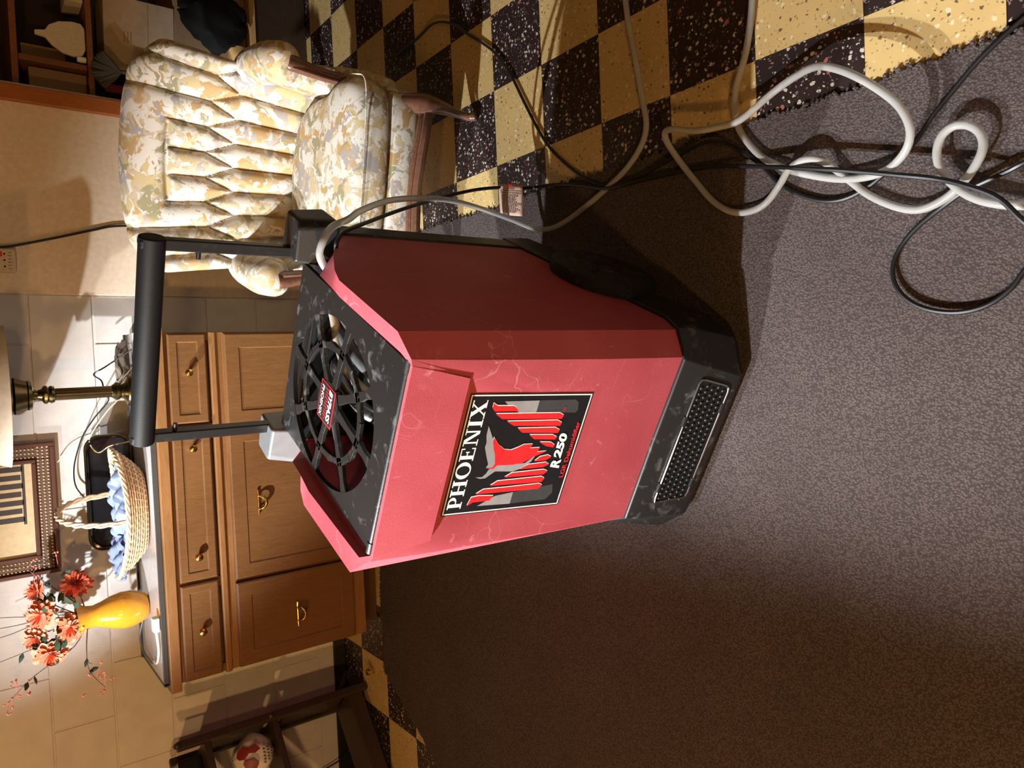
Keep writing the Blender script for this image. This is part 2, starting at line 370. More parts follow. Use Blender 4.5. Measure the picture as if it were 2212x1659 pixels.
# ================================================================== DEHUMIDIFIER
D = empty('dehumidifier', (-.7785, -1.188, .0), math.radians(-27.5), 'red and black wheeled dehumidifier with a tall pull handle standing on the carpet', 'dehumidifier')
def mirror(half):
    b = MB()
    for s in (1, -1):
        for f in half: b.poly([(p[0]*s, p[1], p[2]) for p in (f if s > 0 else f[::-1])])
    return b
def shell():
    f0, f1 = (0, -.026, .10), (.2, -.026, .10)
    g0, g1, gx = (0, -.0165, .392), (.133, -.0165, .392), (.2, -.0165, .392)
    k1, l0, l1 = (.168, 0, .68), (0, .014, .668), (.133, .014, .668)
    u0, u1 = (0, -.0055, .680), (.168, -.0040, .680)
    v0, v1 = (0, .001, .742), (.181, .0025, .742)
    t0, t1 = (0, .006, .79), (.19, .006, .79)
    e68, et = (.2, 0, .68), (.2, .010, .792)
    cb, ct = (.24, .024, .10), (.238, .034, .812)
    H = [[f0, f1, gx, g1, g0], [g1, gx, e68, k1], [g1, k1, l1], [g0, g1, l1, l0], [l0, l1, u1, u0], [l1, k1, u1],
         [k1, t1, v1, u1], [k1, e68, et, t1], [u0, u1, v1, v0], [v0, v1, t1, t0],
         [f1, cb, ct, et, e68, gx]]
    so = [ct, (.239, .25, .818), (.240, .300, .806), (.243, .385, .774), (.246, .50, .715)]
    si = [(.203, .030, .802), (.207, .25, .812), (.207, .300, .808), (.207, .360, .806), (.222, .43, .755)]
    H += [[et, ct, si[0]]]
    for i in range(4): H.append([so[i], so[i+1], si[i+1], si[i]])
    H += [[cb, (.246, .50, .10)]+so[::-1]]
    wi = [(.199, .022, .77), (.199, .25, .77), (.199, .30, .77), (.199, .36, .77), (.205, .43, .74)]
    for i in range(4): H.append([si[i], si[i+1], wi[i+1], wi[i]])
    wd = [(.192, .026, .60), (.192, .43, .60)]
    H += [[wi[0], wi[1], wi[2], wi[3], wi[4], wd[1], wd[0]]]
    ti, tw = (.19, .0145, .79), (.192, .026, .60)
    H += [[t0, t1, ti, (0, .0145, .79)], [(0, .0145, .79), ti, tw, (0, .026, .60)], [t1, et, si[0], ti], [ti, si[0], wi[0], tw]]
    H += [[(0, .50, .10), (.246, .50, .10), (.246, .50, .715), (0, .50, .715)], [(.246, .50, .715), si[4], (0, .43, .755), (0, .50, .715)], [si[4], wi[4], (0, .43, .74), (0, .43, .755)], [wi[4], wd[1], (0, .43, .60), (0, .43, .74)]]
    o = mirror(H).build('shell', 'red', D, smooth=30, bevel=.0065, seg=3, weld=.0004)
    return o
SH = shell()
# recess floor and works below the lid
WK = MB().box(-.186, .186, .03, .425, .585, .602).build('inner_tray', 'dark', D, smooth=0)
MB().box(-.186, .186, .030, .045, .60, .775).build('inner_panel', 'tanpanel', D, bevel=.002)
for i in range(5): MB().box(-.15+i*.06, -.125+i*.06, .0455, .047, .69, .745).build('inner_panel_slot', 'foil', D, smooth=0)
MB().box(-.190, .190, .415, .429, .60, .772).build('inner_back', 'dark', D, smooth=0)
MB().box(.176, .190, .05, .42, .60, .766).build('inner_side', 'dark', D, smooth=0)
MB().box(-.10, .17, .20, .41, .60, .672).build('fan_housing', 'dark', D, bevel=.006)
MB().tube(spline([(.160, .39, .770), (.125, .36, .765), (.075, .32, .762), (.04, .27, .755), (.03, .22, .735), (.06, .18, .69)]), .0095, 10).build('inner_hose', 'tubing', D)
for i, (px, rr, mt) in enumerate([(.10, .017, 'foil'), (.142, .02, 'foil'), (.015, .014, 'steel')]):
    MB().tube(spline([(px, .40, .66), (px, .37, .735), (px-.01, .27, .752), (px-.02, .18, .735), (px-.02, .15, .64)]), rr, 10).build('refrigerant_pipe', mt, D)
MB().box(.085, .150, .05, .125, .62, .768).build('metal_bracket', 'white', D, bevel=.003)
MB().box(-.06, .09, .06, .30, .60, .655).build('compressor_box', 'dark', D, bevel=.004)
MB().ball((.02, .29, .69), .016).build('pipe_cap', 'steel', D)
# lid
LZ = .79
def lid():
    cxx, cyy, ra, rb = -.016, .268, .166, .190
    out = []; n = 72
    x0, x1, y0, y1 = -.184, .189, .0165, .482
    pts = []
    for j in range(n):
        t = 2*math.pi*j/n; c, s = math.cos(t), math.sin(t)
        k = min([(x1-cxx)/c if c > 1e-6 else 9, (x0-cxx)/c if c < -1e-6 else 9, (y1-cyy)/s if s > 1e-6 else 9, (y0-cyy)/s if s < -1e-6 else 9])
        pts.append((cxx+c*k, cyy+s*k))
    for (qx, qy) in ((x0, y0), (x1, y0), (x1, y1), (x0, y1)):
        j = min(range(n), key=lambda i: (pts[i][0]-qx)**2+(pts[i][1]-qy)**2); pts[j] = (qx, qy)
    inn = [(cxx+ra*math.cos(2*math.pi*j/n), cyy+rb*math.sin(2*math.pi*j/n)) for j in range(n)]
    h = .009
    rings = [[(x, y, LZ) for x, y in pts], [(x, y, LZ) for x, y in inn], [(x, y, LZ-h) for x, y in inn], [(x, y, LZ-h) for x, y in pts], [(x, y, LZ) for x, y in pts]]
    b = MB().loft(rings, cap=False); L = b.build('lid', 'lidblack', D, smooth=35, weld=.0003)
    def rib(p, q, w0, w1, name='lid_rib'):
        p, q = Vector(p), Vector(q); d = (q-p).normalized(); nn = Vector((-d.y, d.x)); m = p.lerp(q, .5); wm = min(w0, w1)*.72
        o = [p+nn*w0, m+nn*wm, q+nn*w1, q-nn*w1, m-nn*wm, p-nn*w0]
        MB().prism([(v.x, v.y, LZ-.0085) for v in o], (0, 0, .008)).build(name, 'lidblack', L, smooth=0, bevel=.001)
    ma, mb = .110, .132; N = 8; off = math.radians(-8)
    for j in range(N):
        t = off+2*math.pi*j/N; c, s = math.cos(t), math.sin(t)
        rib((cxx+ma*c, cyy+mb*s), (cxx+(ra+.004)*c, cyy+(rb+.004)*s), .0105, .0125)
        rib((cxx+.035*c, cyy+.04*s), (cxx+ma*c, cyy+mb*s), .0105, .0105)
        t2 = t+2*math.pi/N
        mid = t+math.pi/N
        a, b_, e = [(cxx+ma*k*math.cos(q), cyy+mb*k*math.sin(q)) for q, k in ((t, 1), (mid, .985), (t2, 1))]
        rib(a, b_, .0095, .008); rib(b_, e, .008, .0095)
    MB().prism([(cxx+.045*math.cos(2*math.pi*j/24)+-.008, cyy+.048*math.sin(2*math.pi*j/24)+.008, LZ-.0085) for j in range(24)], (0, 0, .0085)).build('lid_hub', 'lidblack', L, smooth=0)
    MB().tube([(x0+.004, y0+.003, LZ-.001), (x1-.004, y0+.003, LZ-.001)], .0065, 10).build('hinge_rod', 'lidblack', L)
    for xx in (x0-.002, x1-.016): MB().tube([(xx, y0+.003, LZ-.001), (xx+.022, y0+.003, LZ-.001)], .0078, 10).build('hinge_knuckle', 'black', L)
    # small sticker on the hub
    lc = [(-.066, .246), (.014, .246), (.014, .312), (-.066, .312)]      # seen from the front
    st = MB().prism([(x, y, LZ+.0002) for x, y in lc], (0, 0, .0006)).build('hub_sticker', 'decalred', L, smooth=0)
    MB().prism([(-.0630, .2490, LZ+.0009), (.0110, .2490, LZ+.0009), (.0110, .3090, LZ+.0009), (-.0630, .3090, LZ+.0009)], (0, 0, .0006)).build('sticker_field', 'decal', L, smooth=0)
    rs = MB()
    for k in range(11):
        xx = -.058+k*.0062; hh = .003+.006*abs(math.sin(k*1.1)); rs.prism([(xx, .279-hh, LZ+.0016), (xx+.0022, .279-hh, LZ+.0016), (xx+.0022, .279+hh, LZ+.0016), (xx, .279+hh, LZ+.0016)], (0, 0, .0001))
    rs.build('sticker_stripes', 'decalred', L, smooth=0)
    tx = MB(); fit_text(tx, 'PHOENIX', lambda x, y: (-.054-x, .597-y, LZ+.0020), -.060, .006, .293, .304, bold=.01)
    fit_text(tx, 'BYPASS', lambda x, y: (-.048-x, .524-y, LZ+.0020), -.058, .010, .254, .270, bold=.03, shear=.2)
    tx.build('sticker_lettering', 'white', L, smooth=0)
    return L
LID = lid()
# base skirt
def base():
    top = [(0, -.030, .182), (.2, -.030, .180), (.2455, .022, .168), (.2475, .08, .146), (.252, .50, .238), (.252, .565, .25)]
    inn = [(0, -.024, .182), (.196, -.024, .180), (.238, .026, .168), (.238, .08, .146), (.24, .50, .238), (.24, .565, .25)]
    mid = [(0, -.043, .150), (.195, -.043, .150), (.250, .012, .140), (.256, .08, .118), (.256, .50, .185), (.256, .565, .185)]
    low = [(0, -.078, .042), (.178, -.078, .042), (.246, -.030, .042), (.263, .05, .042), (.258, .165, .075), (.256, .565, .165)]
    bot = [(0, -.066, .016), (.172, -.066, .016), (.235, -.022, .016), (.250, .05, .016), (.225, .165, .05), (.215, .565, .06)]
    und = [(0, -.055, .016), (.165, -.055, .016), (.215, -.01, .016), (.215, .05, .016), (.205, .165, .05), (.205, .565, .06)]
    H = []
    for A, B in ((inn, top), (top, mid), (mid, low), (low, bot), (bot, und)):
        for i in range(5): H.append([A[i], A[i+1], B[i+1], B[i]])
    o = mirror(H).build('base', 'black', D, smooth=30, bevel=.004, seg=2, weld=.0004)
    return o
BS = base()
# recessed intake grille in the base
def intake():
    pa, pb = Vector((0, -.043, .150)), Vector((0, -.078, .042)); d = (pb-pa)
    nrm = Vector((0, -d.z, d.y)).normalized(); nrm = nrm if nrm.y < 0 else -nrm
    P = lambda a, t, h=0: Vector((a, 0, 0))+pa+d*t+nrm*h
    tr = [(-.148, .20), (.160, .20), (.148, .82), (-.128, .82)]
    MB().prism([P(a, t, .0006) for a, t in tr], nrm*.0014).build('intake_recess', 'dark', BS, smooth=0)
    b = MB()
    for i in range(22):
        for j in range(5):
            t = .26+j*.12; a = -.136+i*.0132+(j % 2)*.0066
            if a > .150: continue
            b.ball(P(a, t, .002), .0044, 6, 4, (1, .7, 1))
    b.build('intake_mesh', 'black', BS, kind='stuff')
    cor = [(-.15, .17), (.163, .17), (.152, .85), (-.13, .85)]
    ring = []
    for i in range(4):
        p, q, s = [Vector((*cor[(i+k) % 4], 0)) for k in (-1, 0, 1)]
        for tt in (0, .5, 1):
            a = q+(p-q).normalized()*.0 ; 
        e1 = q.lerp(p, .012/max(.012, (Vector(((p-q).x, (p-q).y*.11, 0))).length)); e2 = q.lerp(s, .012/max(.012, (Vector(((s-q).x, (s-q).y*.11, 0))).length))
        ring += [e1, q.lerp(e1.lerp(e2, .5), .45), e2]
    pts = [P(v.x, v.y, .003) for v in ring]; pts.append(pts[0])
    MB().tube(pts, .0023, 8).build('intake_wire_frame', 'wire', BS)
    for a, t in ((.10, .85), (-.09, .85), (.06, .17), (-.11, .17)): MB().box(-.011, .011, -.003, .003, -.004, .004, Matrix.Translation(P(a, t, .002))).build('intake_clip', 'black', BS, smooth=0)
intake()
# wheels
for s in (1, -1):
    c = (s*.236, .305, .1355)
    W = MB().lathe([(.02, 0), (.118, 0), (.127, .006), (.1285, .020), (.127, .035), (.118, .041), (.098, .041)], c, 40, (s, 0, 0)).build('wheel', 'rubber', D)
    MB().lathe([(.098, .034), (.094, .041), (.085, .036), (.045, .033), (.040, .043), (.02, .045), (.0, .045)], c, 40, (s, 0, 0)).build('wheel_hub', 'black', W)
    for k in range(6):
        t = k*math.pi/3; y, z = math.cos(t), math.sin(t)
        MB().tube([(c[0]+s*.036, c[1]+.04*y, c[2]+.04*z), (c[0]+s*.038, c[1]+.092*y, c[2]+.092*z)], .007, 6).build('wheel_spoke', 'black', W)
MB().tube([(-.235, .305, .1355), (.235, .305, .1355)], .009, 10).build('axle', 'dullsteel', D)
# back frame, handle brackets, handle
MB().prism([(-.25, .502, .17), (.25, .502, .17), (.25, .502, .715), (.235, .502, .745), (-.235, .502, .745), (-.25, .502, .715)], (0, .062, 0)).build('back_frame', 'black', D, bevel=.006)
for s in (1, -1):
    b = MB(); A = [(.19, .45, .742), (.275, .45, .735), (.286, .465, .735), (.286, .55, .735), (.19, .55, .735)]
    B = [(.192, .468, .815), (.262, .468, .818), (.278, .480, .812), (.278, .548, .812), (.192, .548, .815)]
    b.loft([[(x*s, y, z) for x, y, z in A], [(x*s, y, z) for x, y, z in B]])
    k = b.build('handle_bracket', 'black' if s > 0 else 'dullsteel', D, bevel=.007)  # same bracket both sides; left one coloured grey to stand in for strong light
    if s < 0: k['label'] = 'left handle bracket, strong light painted in as grey'
HD = MB().tube([(-.216, .505, 1.066), (.216, .505, 1.066)], .0235, 24).build('handle', 'foam', D, bevel=.003)
for s in (1, -1):
    MB().box(s*.204-.011, s*.204+.011, .494, .516, .70, 1.083).build('handle_arm', 'blackmetal', HD, bevel=.003)
    MB().box(s*.204-.0115, s*.204+.0115, .488, .522, 1.045, 1.089).build('handle_end', 'foam', HD, bevel=.008)
    MB().tube([(s*.193, .505, .985+(.02 if s < 0 else 0)), (s*.178, .505, .985+(.02 if s < 0 else 0))], .0045, 10).build('spring_button', 'blackmetal', HD)
# front label
def front_label():
    A, B = Vector((0, -.0165, .392)), Vector((0, .014, .668)); up = B-A; nrm = Vector((0, -up.z, up.y)).normalized()
    def P(s, t, h): return Vector(((s-.5)*.258, 0, 0))+A+up*(.012+t*.955)+nrm*h
    def flat(name, polys, mat, h, par):
        b = MB()
        for q in polys: b.poly([P(s, t, h) for s, t in q])
        return b.build(name, mat, par, smooth=0)
    pl = MB().loft([[P(s, t, h) for s, t in ((0, 0), (1, 0), (1, 1), (0, 1))] for h in (-.001, .0012)]).build('nameplate', 'decal', D, smooth=0)
    pl['label'] = 'black nameplate with red bird emblem'
    def frame(i, o): return [[(o, o), (1-o, o), (1-i, i), (i, i)], [(1-o, o), (1-o, 1-o), (1-i, 1-i), (1-i, i)], [(1-o, 1-o), (o, 1-o), (i, 1-i), (1-i, 1-i)], [(o, 1-o), (o, o), (i, i), (i, 1-i)]]
    flat('nameplate_border', frame(.018, .008), 'white', .0014, pl)
    sh = {'g_r': [(.939, .728), (.947, .142), (.923, .109), (.859, .094), (.836, .109), (.839, .229), (.847, .588), (.903, .688)],
          'g_l': [(.064, .727), (.142, .596), (.203, .111), (.122, .091), (.064, .138), (.056, .465)]}
    for q in sh.values(): flat('shadow_feather', [q], 'decaldark', .0014, pl)
    for q in ([(.939, .728), (.943, .45), (.845, .45), (.847, .588), (.903, .688)], [(.064, .727), (.142, .596), (.162, .45), (.056, .45)]): flat('shadow_feather_tip', [q], 'decalgrey', .0016, pl)
    feath = [[(.926, .812), (.89, .813), (.862, .787), (.861, .600), (.886, .621), (.901, .647), (.904, .777)],
        [(.841, .774), (.800, .715), (.788, .215), (.815, .206), (.836, .246)], [(.778, .669), (.742, .605), (.728, .212), (.753, .203), (.774, .247)],
        [(.718, .567), (.682, .519), (.667, .212), (.690, .203), (.713, .248)], [(.659, .453), (.622, .403), (.611, .218), (.630, .209), (.651, .253)],
        [(.593, .347), (.557, .283), (.541, .214), (.560, .206), (.586, .248)],
        [(.073, .813), (.110, .804), (.146, .794), (.154, .738), (.144, .612), (.104, .637), (.102, .771)],
        [(.172, .766), (.209, .712), (.211, .516), (.219, .24), (.202, .208), (.172, .239), (.172, .501)], [(.237, .665), (.273, .613), (.283, .24), (.265, .207), (.235, .223)],
        [(.302, .563), (.336, .511), (.346, .24), (.328, .199), (.303, .229)], [(.365, .452), (.400, .392), (.410, .24), (.390, .205), (.370, .252)], [(.427, .344), (.463, .306), (.475, .24), (.457, .205), (.430, .246)]]
    flat('wing_outline', [[(s+.009, t+.002) for s, t in q] for q in feath], 'white', .0018, pl)
    flat('wing_feathers', feath, 'decalred', .0021, pl)
    tail = [(.306, .763), (.307, .721), (.336, .688), (.362, .654), (.35, .505), (.374, .434), (.427, .371), (.483, .346), (.418, .422), (.412, .507), (.409, .575), (.416, .67), (.379, .713), (.348, .725), (.321, .75), (.322, .804)]
    flat('bird_tail', [tail], 'decalgrey', .0018, pl)
    head = [(.749, .806), (.679, .766), (.616, .73), (.569, .723), (.505, .694), (.424, .673), (.389, .687), (.401, .74), (.428, .728), (.493, .758), (.573, .791), (.611, .788), (.673, .804)]
    flat('bird_crest', [head], 'decalgrey', .0022, pl)
    body = [(.653, .738), (.616, .739), (.561, .72), (.505, .694), (.432, .675), (.397, .69), (.393, .738), (.386, .678), (.414, .653), (.41, .532), (.42, .449), (.468, .367), (.512, .261), (.507, .345), (.546, .331), (.544, .419), (.579, .4), (.579, .475), (.554, .527), (.537, .572), (.544, .625), (.582, .679)]
    flat('bird_outline', [[(s+.008, t+.003) for s, t in body]], 'white', .0020, pl)
    flat('bird_body', [body], 'decalred', .0024, pl)
    # serif wordmark
    def rect(x0, y0, x1, y1): return [(x0, y0), (x1, y0), (x1, y1), (x0, y1)]
    def arc(cx, cy, rx, ry, ix, iy, a0, a1, n=20):
        q = []
        for k in range(n):
            t0, t1 = [math.radians(a0+(a1-a0)*(k+e)/n) for e in (0, 1)]
            q.append([(cx+ix*math.cos(t0), cy+iy*math.sin(t0)), (cx+rx*math.cos(t0), cy+ry*math.sin(t0)), (cx+rx*math.cos(t1), cy+ry*math.sin(t1)), (cx+ix*math.cos(t1), cy+iy*math.sin(t1))])
        return q
    def stem(x): return [rect(x, 0, x+.2, 1), rect(x-.1, 0, x+.3, .075), rect(x-.1, .925, x+.3, 1)]
    LT = {'P': (.74, stem(.12)+[rect(.3, .93, .40, 1), rect(.3, .43, .40, .50)]+arc(.40, .715, .32, .285, .14, .215, -90, 90)),
          'H': (1.0, stem(.12)+stem(.66)+[rect(.3, .46, .68, .545)]),
          'O': (1.02, arc(.5, .5, .48, .53, .27, .45, 0, 360, 36)),
          'E': (.82, stem(.12)+[rect(.3, .925, .72, 1), rect(.3, 0, .74, .075), rect(.3, .47, .54, .545), rect(.66, .74, .72, 1), rect(.68, 0, .74, .27), rect(.48, .38, .54, .63)]),
          'N': (1.02, [rect(.16, 0, .25, 1), rect(.04, 0, .38, .07), rect(.02, .93, .26, 1), rect(.76, 0, .85, 1), rect(.63, .93, .98, 1), [(.16, 1), (.36, 1), (.85, 0), (.68, 0)]]),
          'I': (.46, stem(.12)),
          'X': (.98, [[(.08, 1), (.32, 1), (.90, 0), (.66, 0)], [(.12, 0), (.21, 0), (.84, 1), (.75, 1)], rect(0, .93, .40, 1), rect(.6, .93, .98, 1), rect(0, 0, .36, .07), rect(.56, 0, .98, .07)])}
    tot = sum(LT[c][0] for c in 'PHOENIX'); x = 0; pl_ = []
    for c in 'PHOENIX':
        w_, ps = LT[c]
        for q in ps: pl_.append([(.052+(x+px)/tot*.90, .858+py*.110) for px, py in q])
        x += w_
    b = MB()
    for i, q in enumerate(pl_): b.poly([P(s, t, .0016+.00001*(i % 7)) for s, t in q])
    b.build('wordmark', 'white', pl, smooth=0)
    b = MB(); fit_text(b, 'R', lambda x, y: P(x, y, .0026), .352, .432, .106, .190, bold=.045, shear=.18); fit_text(b, '250', lambda x, y: P(x, y, .0026), .440, .664, .118, .190, bold=.045, shear=.18); b.build('model_number', 'white', pl, smooth=0)
    b = MB(); fit_text(b, 'LGR Dehumidifier', lambda x, y: P(x, y, .0026), .264, .759, .040, .078, bold=.022); b.build('product_line', 'decalred', pl, smooth=0)
    b = MB(); fit_text(b, 'TM', lambda x, y: P(x, y, .0026), .846, .885, .203, .224); b.build('trade_mark', 'decalred', pl, smooth=0)
front_label()

# ================================================================== HOSE, CORDS AND TAG
HOSE = [(-.428, -.945, .762), (-.412, -.945, .785), (-.388, -.962, .803), (-.358, -.972, .795), (-.330, -.945, .765), (-.303, -.900, .71), (-.273, -.854, .66), (-.225, -.774, .55), (-.191, -.7, .42), (-.176, -.656, .31), (-.178, -.624, .2), (-.203, -.638, .1), (-.229, -.665, .04), (-.237, -.707, .016), (-.227, -.784, .014), (-.188, -.903, .014), (-.143, -1.005, .014), (-.097, -1.059, .012), (-.051, -1.076, .01), (.012, -1.067, .01), (.13, -1.046, .01), (.255, -1.025, .01),
 (.42, -1.02, .01), (.52, -1.10, .01), (.52, -1.28, .01), (.40, -1.375, .01), (.25, -1.385, .01),
 (.115, -1.376, .01), (.023, -1.358, .01), (-.046, -1.332, .012), (-.094, -1.329, .014), (-.142, -1.342, .016), (-.201, -1.385, .016), (-.239, -1.437, .016), (-.266, -1.492, .018), (-.291, -1.563, .02), (-.299, -1.636, .03), (-.28, -1.684, .045), (-.248, -1.704, .06), (-.208, -1.694, .07), (-.172, -1.666, .075), (-.13, -1.62, .07), (-.097, -1.573, .06), (-.079, -1.532, .05), (-.079, -1.487, .04), (-.092, -1.433, .035), (-.129, -1.367, .05), (-.132, -1.317, .06), (-.127, -1.265, .07), (-.108, -1.208, .07), (-.105, -1.181, .065), (-.123, -1.175, .055), (-.162, -1.185, .03), (-.215, -1.219, .018), (-.272, -1.266, .016), (-.304, -1.313, .016), (-.312, -1.358, .016), (-.302, -1.397, .016), (-.272, -1.433, .02), (-.251, -1.463, .035), (-.242, -1.496, .04), (-.249, -1.527, .035), (-.271, -1.551, .022), (-.3, -1.579, .018), (-.332, -1.612, .016), (-.362, -1.66, .016), (-.373, -1.699, .016), (-.364, -1.738, .02), (-.345, -1.771, .03), (-.318, -1.795, .035), (-.294, -1.804, .035), (-.271, -1.799, .035), (-.255, -1.782, .035), (-.251, -1.761, .035), (-.262, -1.743, .035), (-.287, -1.734, .033), (-.315, -1.738, .03), (-.346, -1.757, .03), (-.371, -1.784, .03), (-.388, -1.817, .03), (-.4, -1.863, .025), (-.42, -1.98, .016)]
tag(MB().tube(spline(HOSE, 5), .0072, 10).build('drain_hose', 'clear'), 'clear vinyl drain hose looping from the dehumidifier over tile and carpet', 'hose')
CORD1 = [(-.40, -.918, .735), (-.376, -.922, .752), (-.34, -.931, .742), (-.285, -.815, .62), (-.226, -.712, .48), (-.166, -.627, .32), (-.128, -.606, .2), (-.114, -.616, .12), (-.119, -.666, .06), (-.127, -.76, .03), (-.145, -.842, .02), (-.175, -.94, .020), (-.181, -1.036, .022), (-.185, -1.138, .016), (-.195, -1.256, .016), (-.221, -1.365, .028), (-.261, -1.507, .045), (-.288, -1.6, .045), (-.314, -1.681, .045), (-.334, -1.74, .045), (-.358, -1.79, .05), (-.386, -1.831, .05), (-.436, -1.87, .04), (-.50, -1.95, .012)]
cord1 = tag(MB().tube(spline(CORD1, 5), .0046, 8).build('black_cable', 'cordblack'), 'black power cord running down from the dehumidifier with a paper warning tag', 'cord')
CORD2 = [(.54, .12, .008), (.544, .039, .008), (.546, -.044, .008), (.545, -.142, .02), (.52, -.23, .03), (.481, -.303, .025), (.441, -.347, .012), (.39, -.415, .008), (.332, -.484, .008), (.255, -.548, .008), (.154, -.608, .008), (.058, -.666, .008), (-.017, -.722, .008), (-.098, -.813, .008), (-.156, -.905, .012), (-.173, -.973, .012), (-.168, -1.052, .012), (-.158, -1.127, .018), (-.148, -1.197, .02), (-.142, -1.253, .025), (-.149, -1.29, .025), (-.174, -1.332, .02), (-.219, -1.383, .012), (-.265, -1.424, .012), (-.296, -1.464, .012), (-.32, -1.512, .012), (-.327, -1.558, .012), (-.315, -1.604, .012), (-.29, -1.648, .014), (-.258, -1.689, .014), (-.222, -1.718, .014), (-.192, -1.747, .012), (-.158, -1.783, .012), (-.133, -1.816, .012), (-.101, -1.865, .008), (-.06, -1.95, .007)]
tag(MB().tube(spline(CORD2, 5), .0044, 8).build('extension_cord', 'cordblack'), 'black extension cord crossing the checkered tiles from behind the armchair', 'cord')
CORD3 = [(-.30, -1.96, .012), (-.331, -1.866, .03), (-.34, -1.837, .028), (-.349, -1.803, .025), (-.358, -1.767, .018), (-.377, -1.729, .012), (-.405, -1.687, .012), (-.437, -1.658, .012), (-.469, -1.648, .016), (-.503, -1.655, .018), (-.531, -1.678, .018), (-.549, -1.713, .018), (-.556, -1.756, .018), (-.548, -1.797, .016), (-.525, -1.83, .014), (-.489, -1.858, .012), (-.44, -1.93, .011)]
tag(MB().tube(spline(CORD3, 5), .0044, 8).build('coiled_cord', 'cordblack'), 'black cord lying in a wide loop on the carpet', 'cord')
def cord_tag():
    q = [Vector(v) for v in ((-.103, -.617, .117), (-.117, -.681, .082), (-.204, -.682, .080), (-.190, -.619, .115))]   # along cord, then out to the left
    nrm = (q[1]-q[0]).cross(q[3]-q[0]).normalized(); nrm = nrm if nrm.z > 0 else -nrm
    P = lambda s, t, h: q[0].lerp(q[1], s).lerp(q[3].lerp(q[2], s), t)+nrm*h
    b = MB().grid(lambda u, v: P(u, v, .003*math.sin(v*2.4)), 8, 8); o = b.build('warning_tag', 'tagp', cord1)
    so = o.modifiers.new('s', 'SOLIDIFY'); so.thickness = .0006
    Pt = lambda x, y: P(x, y, .003*math.sin(y*2.4)+.0008)
    # lettering reads along the cord, lines stacked away from it
    b = MB()
    fit_text(b, 'DANGER!', lambda x, y: Pt(x, 1-y), .34, .66, .845, .885, bold=.03)
    fit_text(b, 'LES CORDONS ELECTRIQUES', lambda x, y: Pt(x, 1-y), .06, .94, .775, .815, bold=.03)
    fit_text(b, 'PEUVENT ETRE DANGEREUX', lambda x, y: Pt(x, 1-y), .07, .93, .705, .745, bold=.03)
    for k in range(14):
        y = .65-k*.043; x = .1; xe = .55+.4*random.random()
        while x < xe:
            l = random.uniform(.03, .11); b.poly([Pt(x, 1-y), Pt(min(x+l, xe), 1-y), Pt(min(x+l, xe), 1-y-.016), Pt(x, 1-y-.016)]); x += l+.02
    b.build('tag_lettering', 'ink', o, smooth=0)
    MB().add([Pt(.5+.09*math.cos(k*math.pi/3), .045+.055*math.sin(k*math.pi/3)) for k in range(6)], [tuple(range(6))]).build('tag_symbol', 'decalred', o, smooth=0)
cord_tag()

# ================================================================== ARMCHAIR
CH = empty('armchair', (-.06, -.28, 0), math.radians(-15.5), 'cream floral tufted armchair with carved wooden legs and arm posts', 'armchair')
def rbox(name, x0, x1, y0, y1, z0, z1, r, mat, par, n=14, puff=0):
    # superellipsoid pillow
    b = MB(); c = Vector(((x0+x1)/2, (y0+y1)/2, (z0+z1)/2)); h = Vector(((x1-x0)/2, (y1-y0)/2, (z1-z0)/2))
    def P(q):
        # cube surface point to rounded box
        k = Vector([max(-hh+r, min(hh-r, v)) for v, hh in zip(q, h)]); d = q-k
        if d.length > 1e-9: d = d.normalized()*r
        p = k+d
        if puff: p.z += math.copysign(puff, p.z)*(1-(p.x/h.x)**2)*(1-(p.y/h.y)**2) if abs(p.z) > h.z*.3 else 0
        return c+p
    for ax in range(3):
        for s in (-1, 1):
            u, v = [(1, 2), (2, 0), (0, 1)][ax]
            def fn(a, bb):
                q = Vector((0, 0, 0)); q[ax] = s*h[ax]; q[u] = (2*a-1)*h[u]; q[v] = (2*bb-1)*h[v]; return P(q)
            b.grid(fn, n, n)
    return b.build(name, mat, par, weld=.0005, smooth=60)
def seg_d(px, py, a, b):
    ax, ay = a; bx, by = b; dx, dy = bx-ax, by-ay; t = max(0, min(1, ((px-ax)*dx+(py-ay)*dy)/(dx*dx+dy*dy+1e-12)))
    return math.hypot(px-ax-t*dx, py-ay-t*dy)
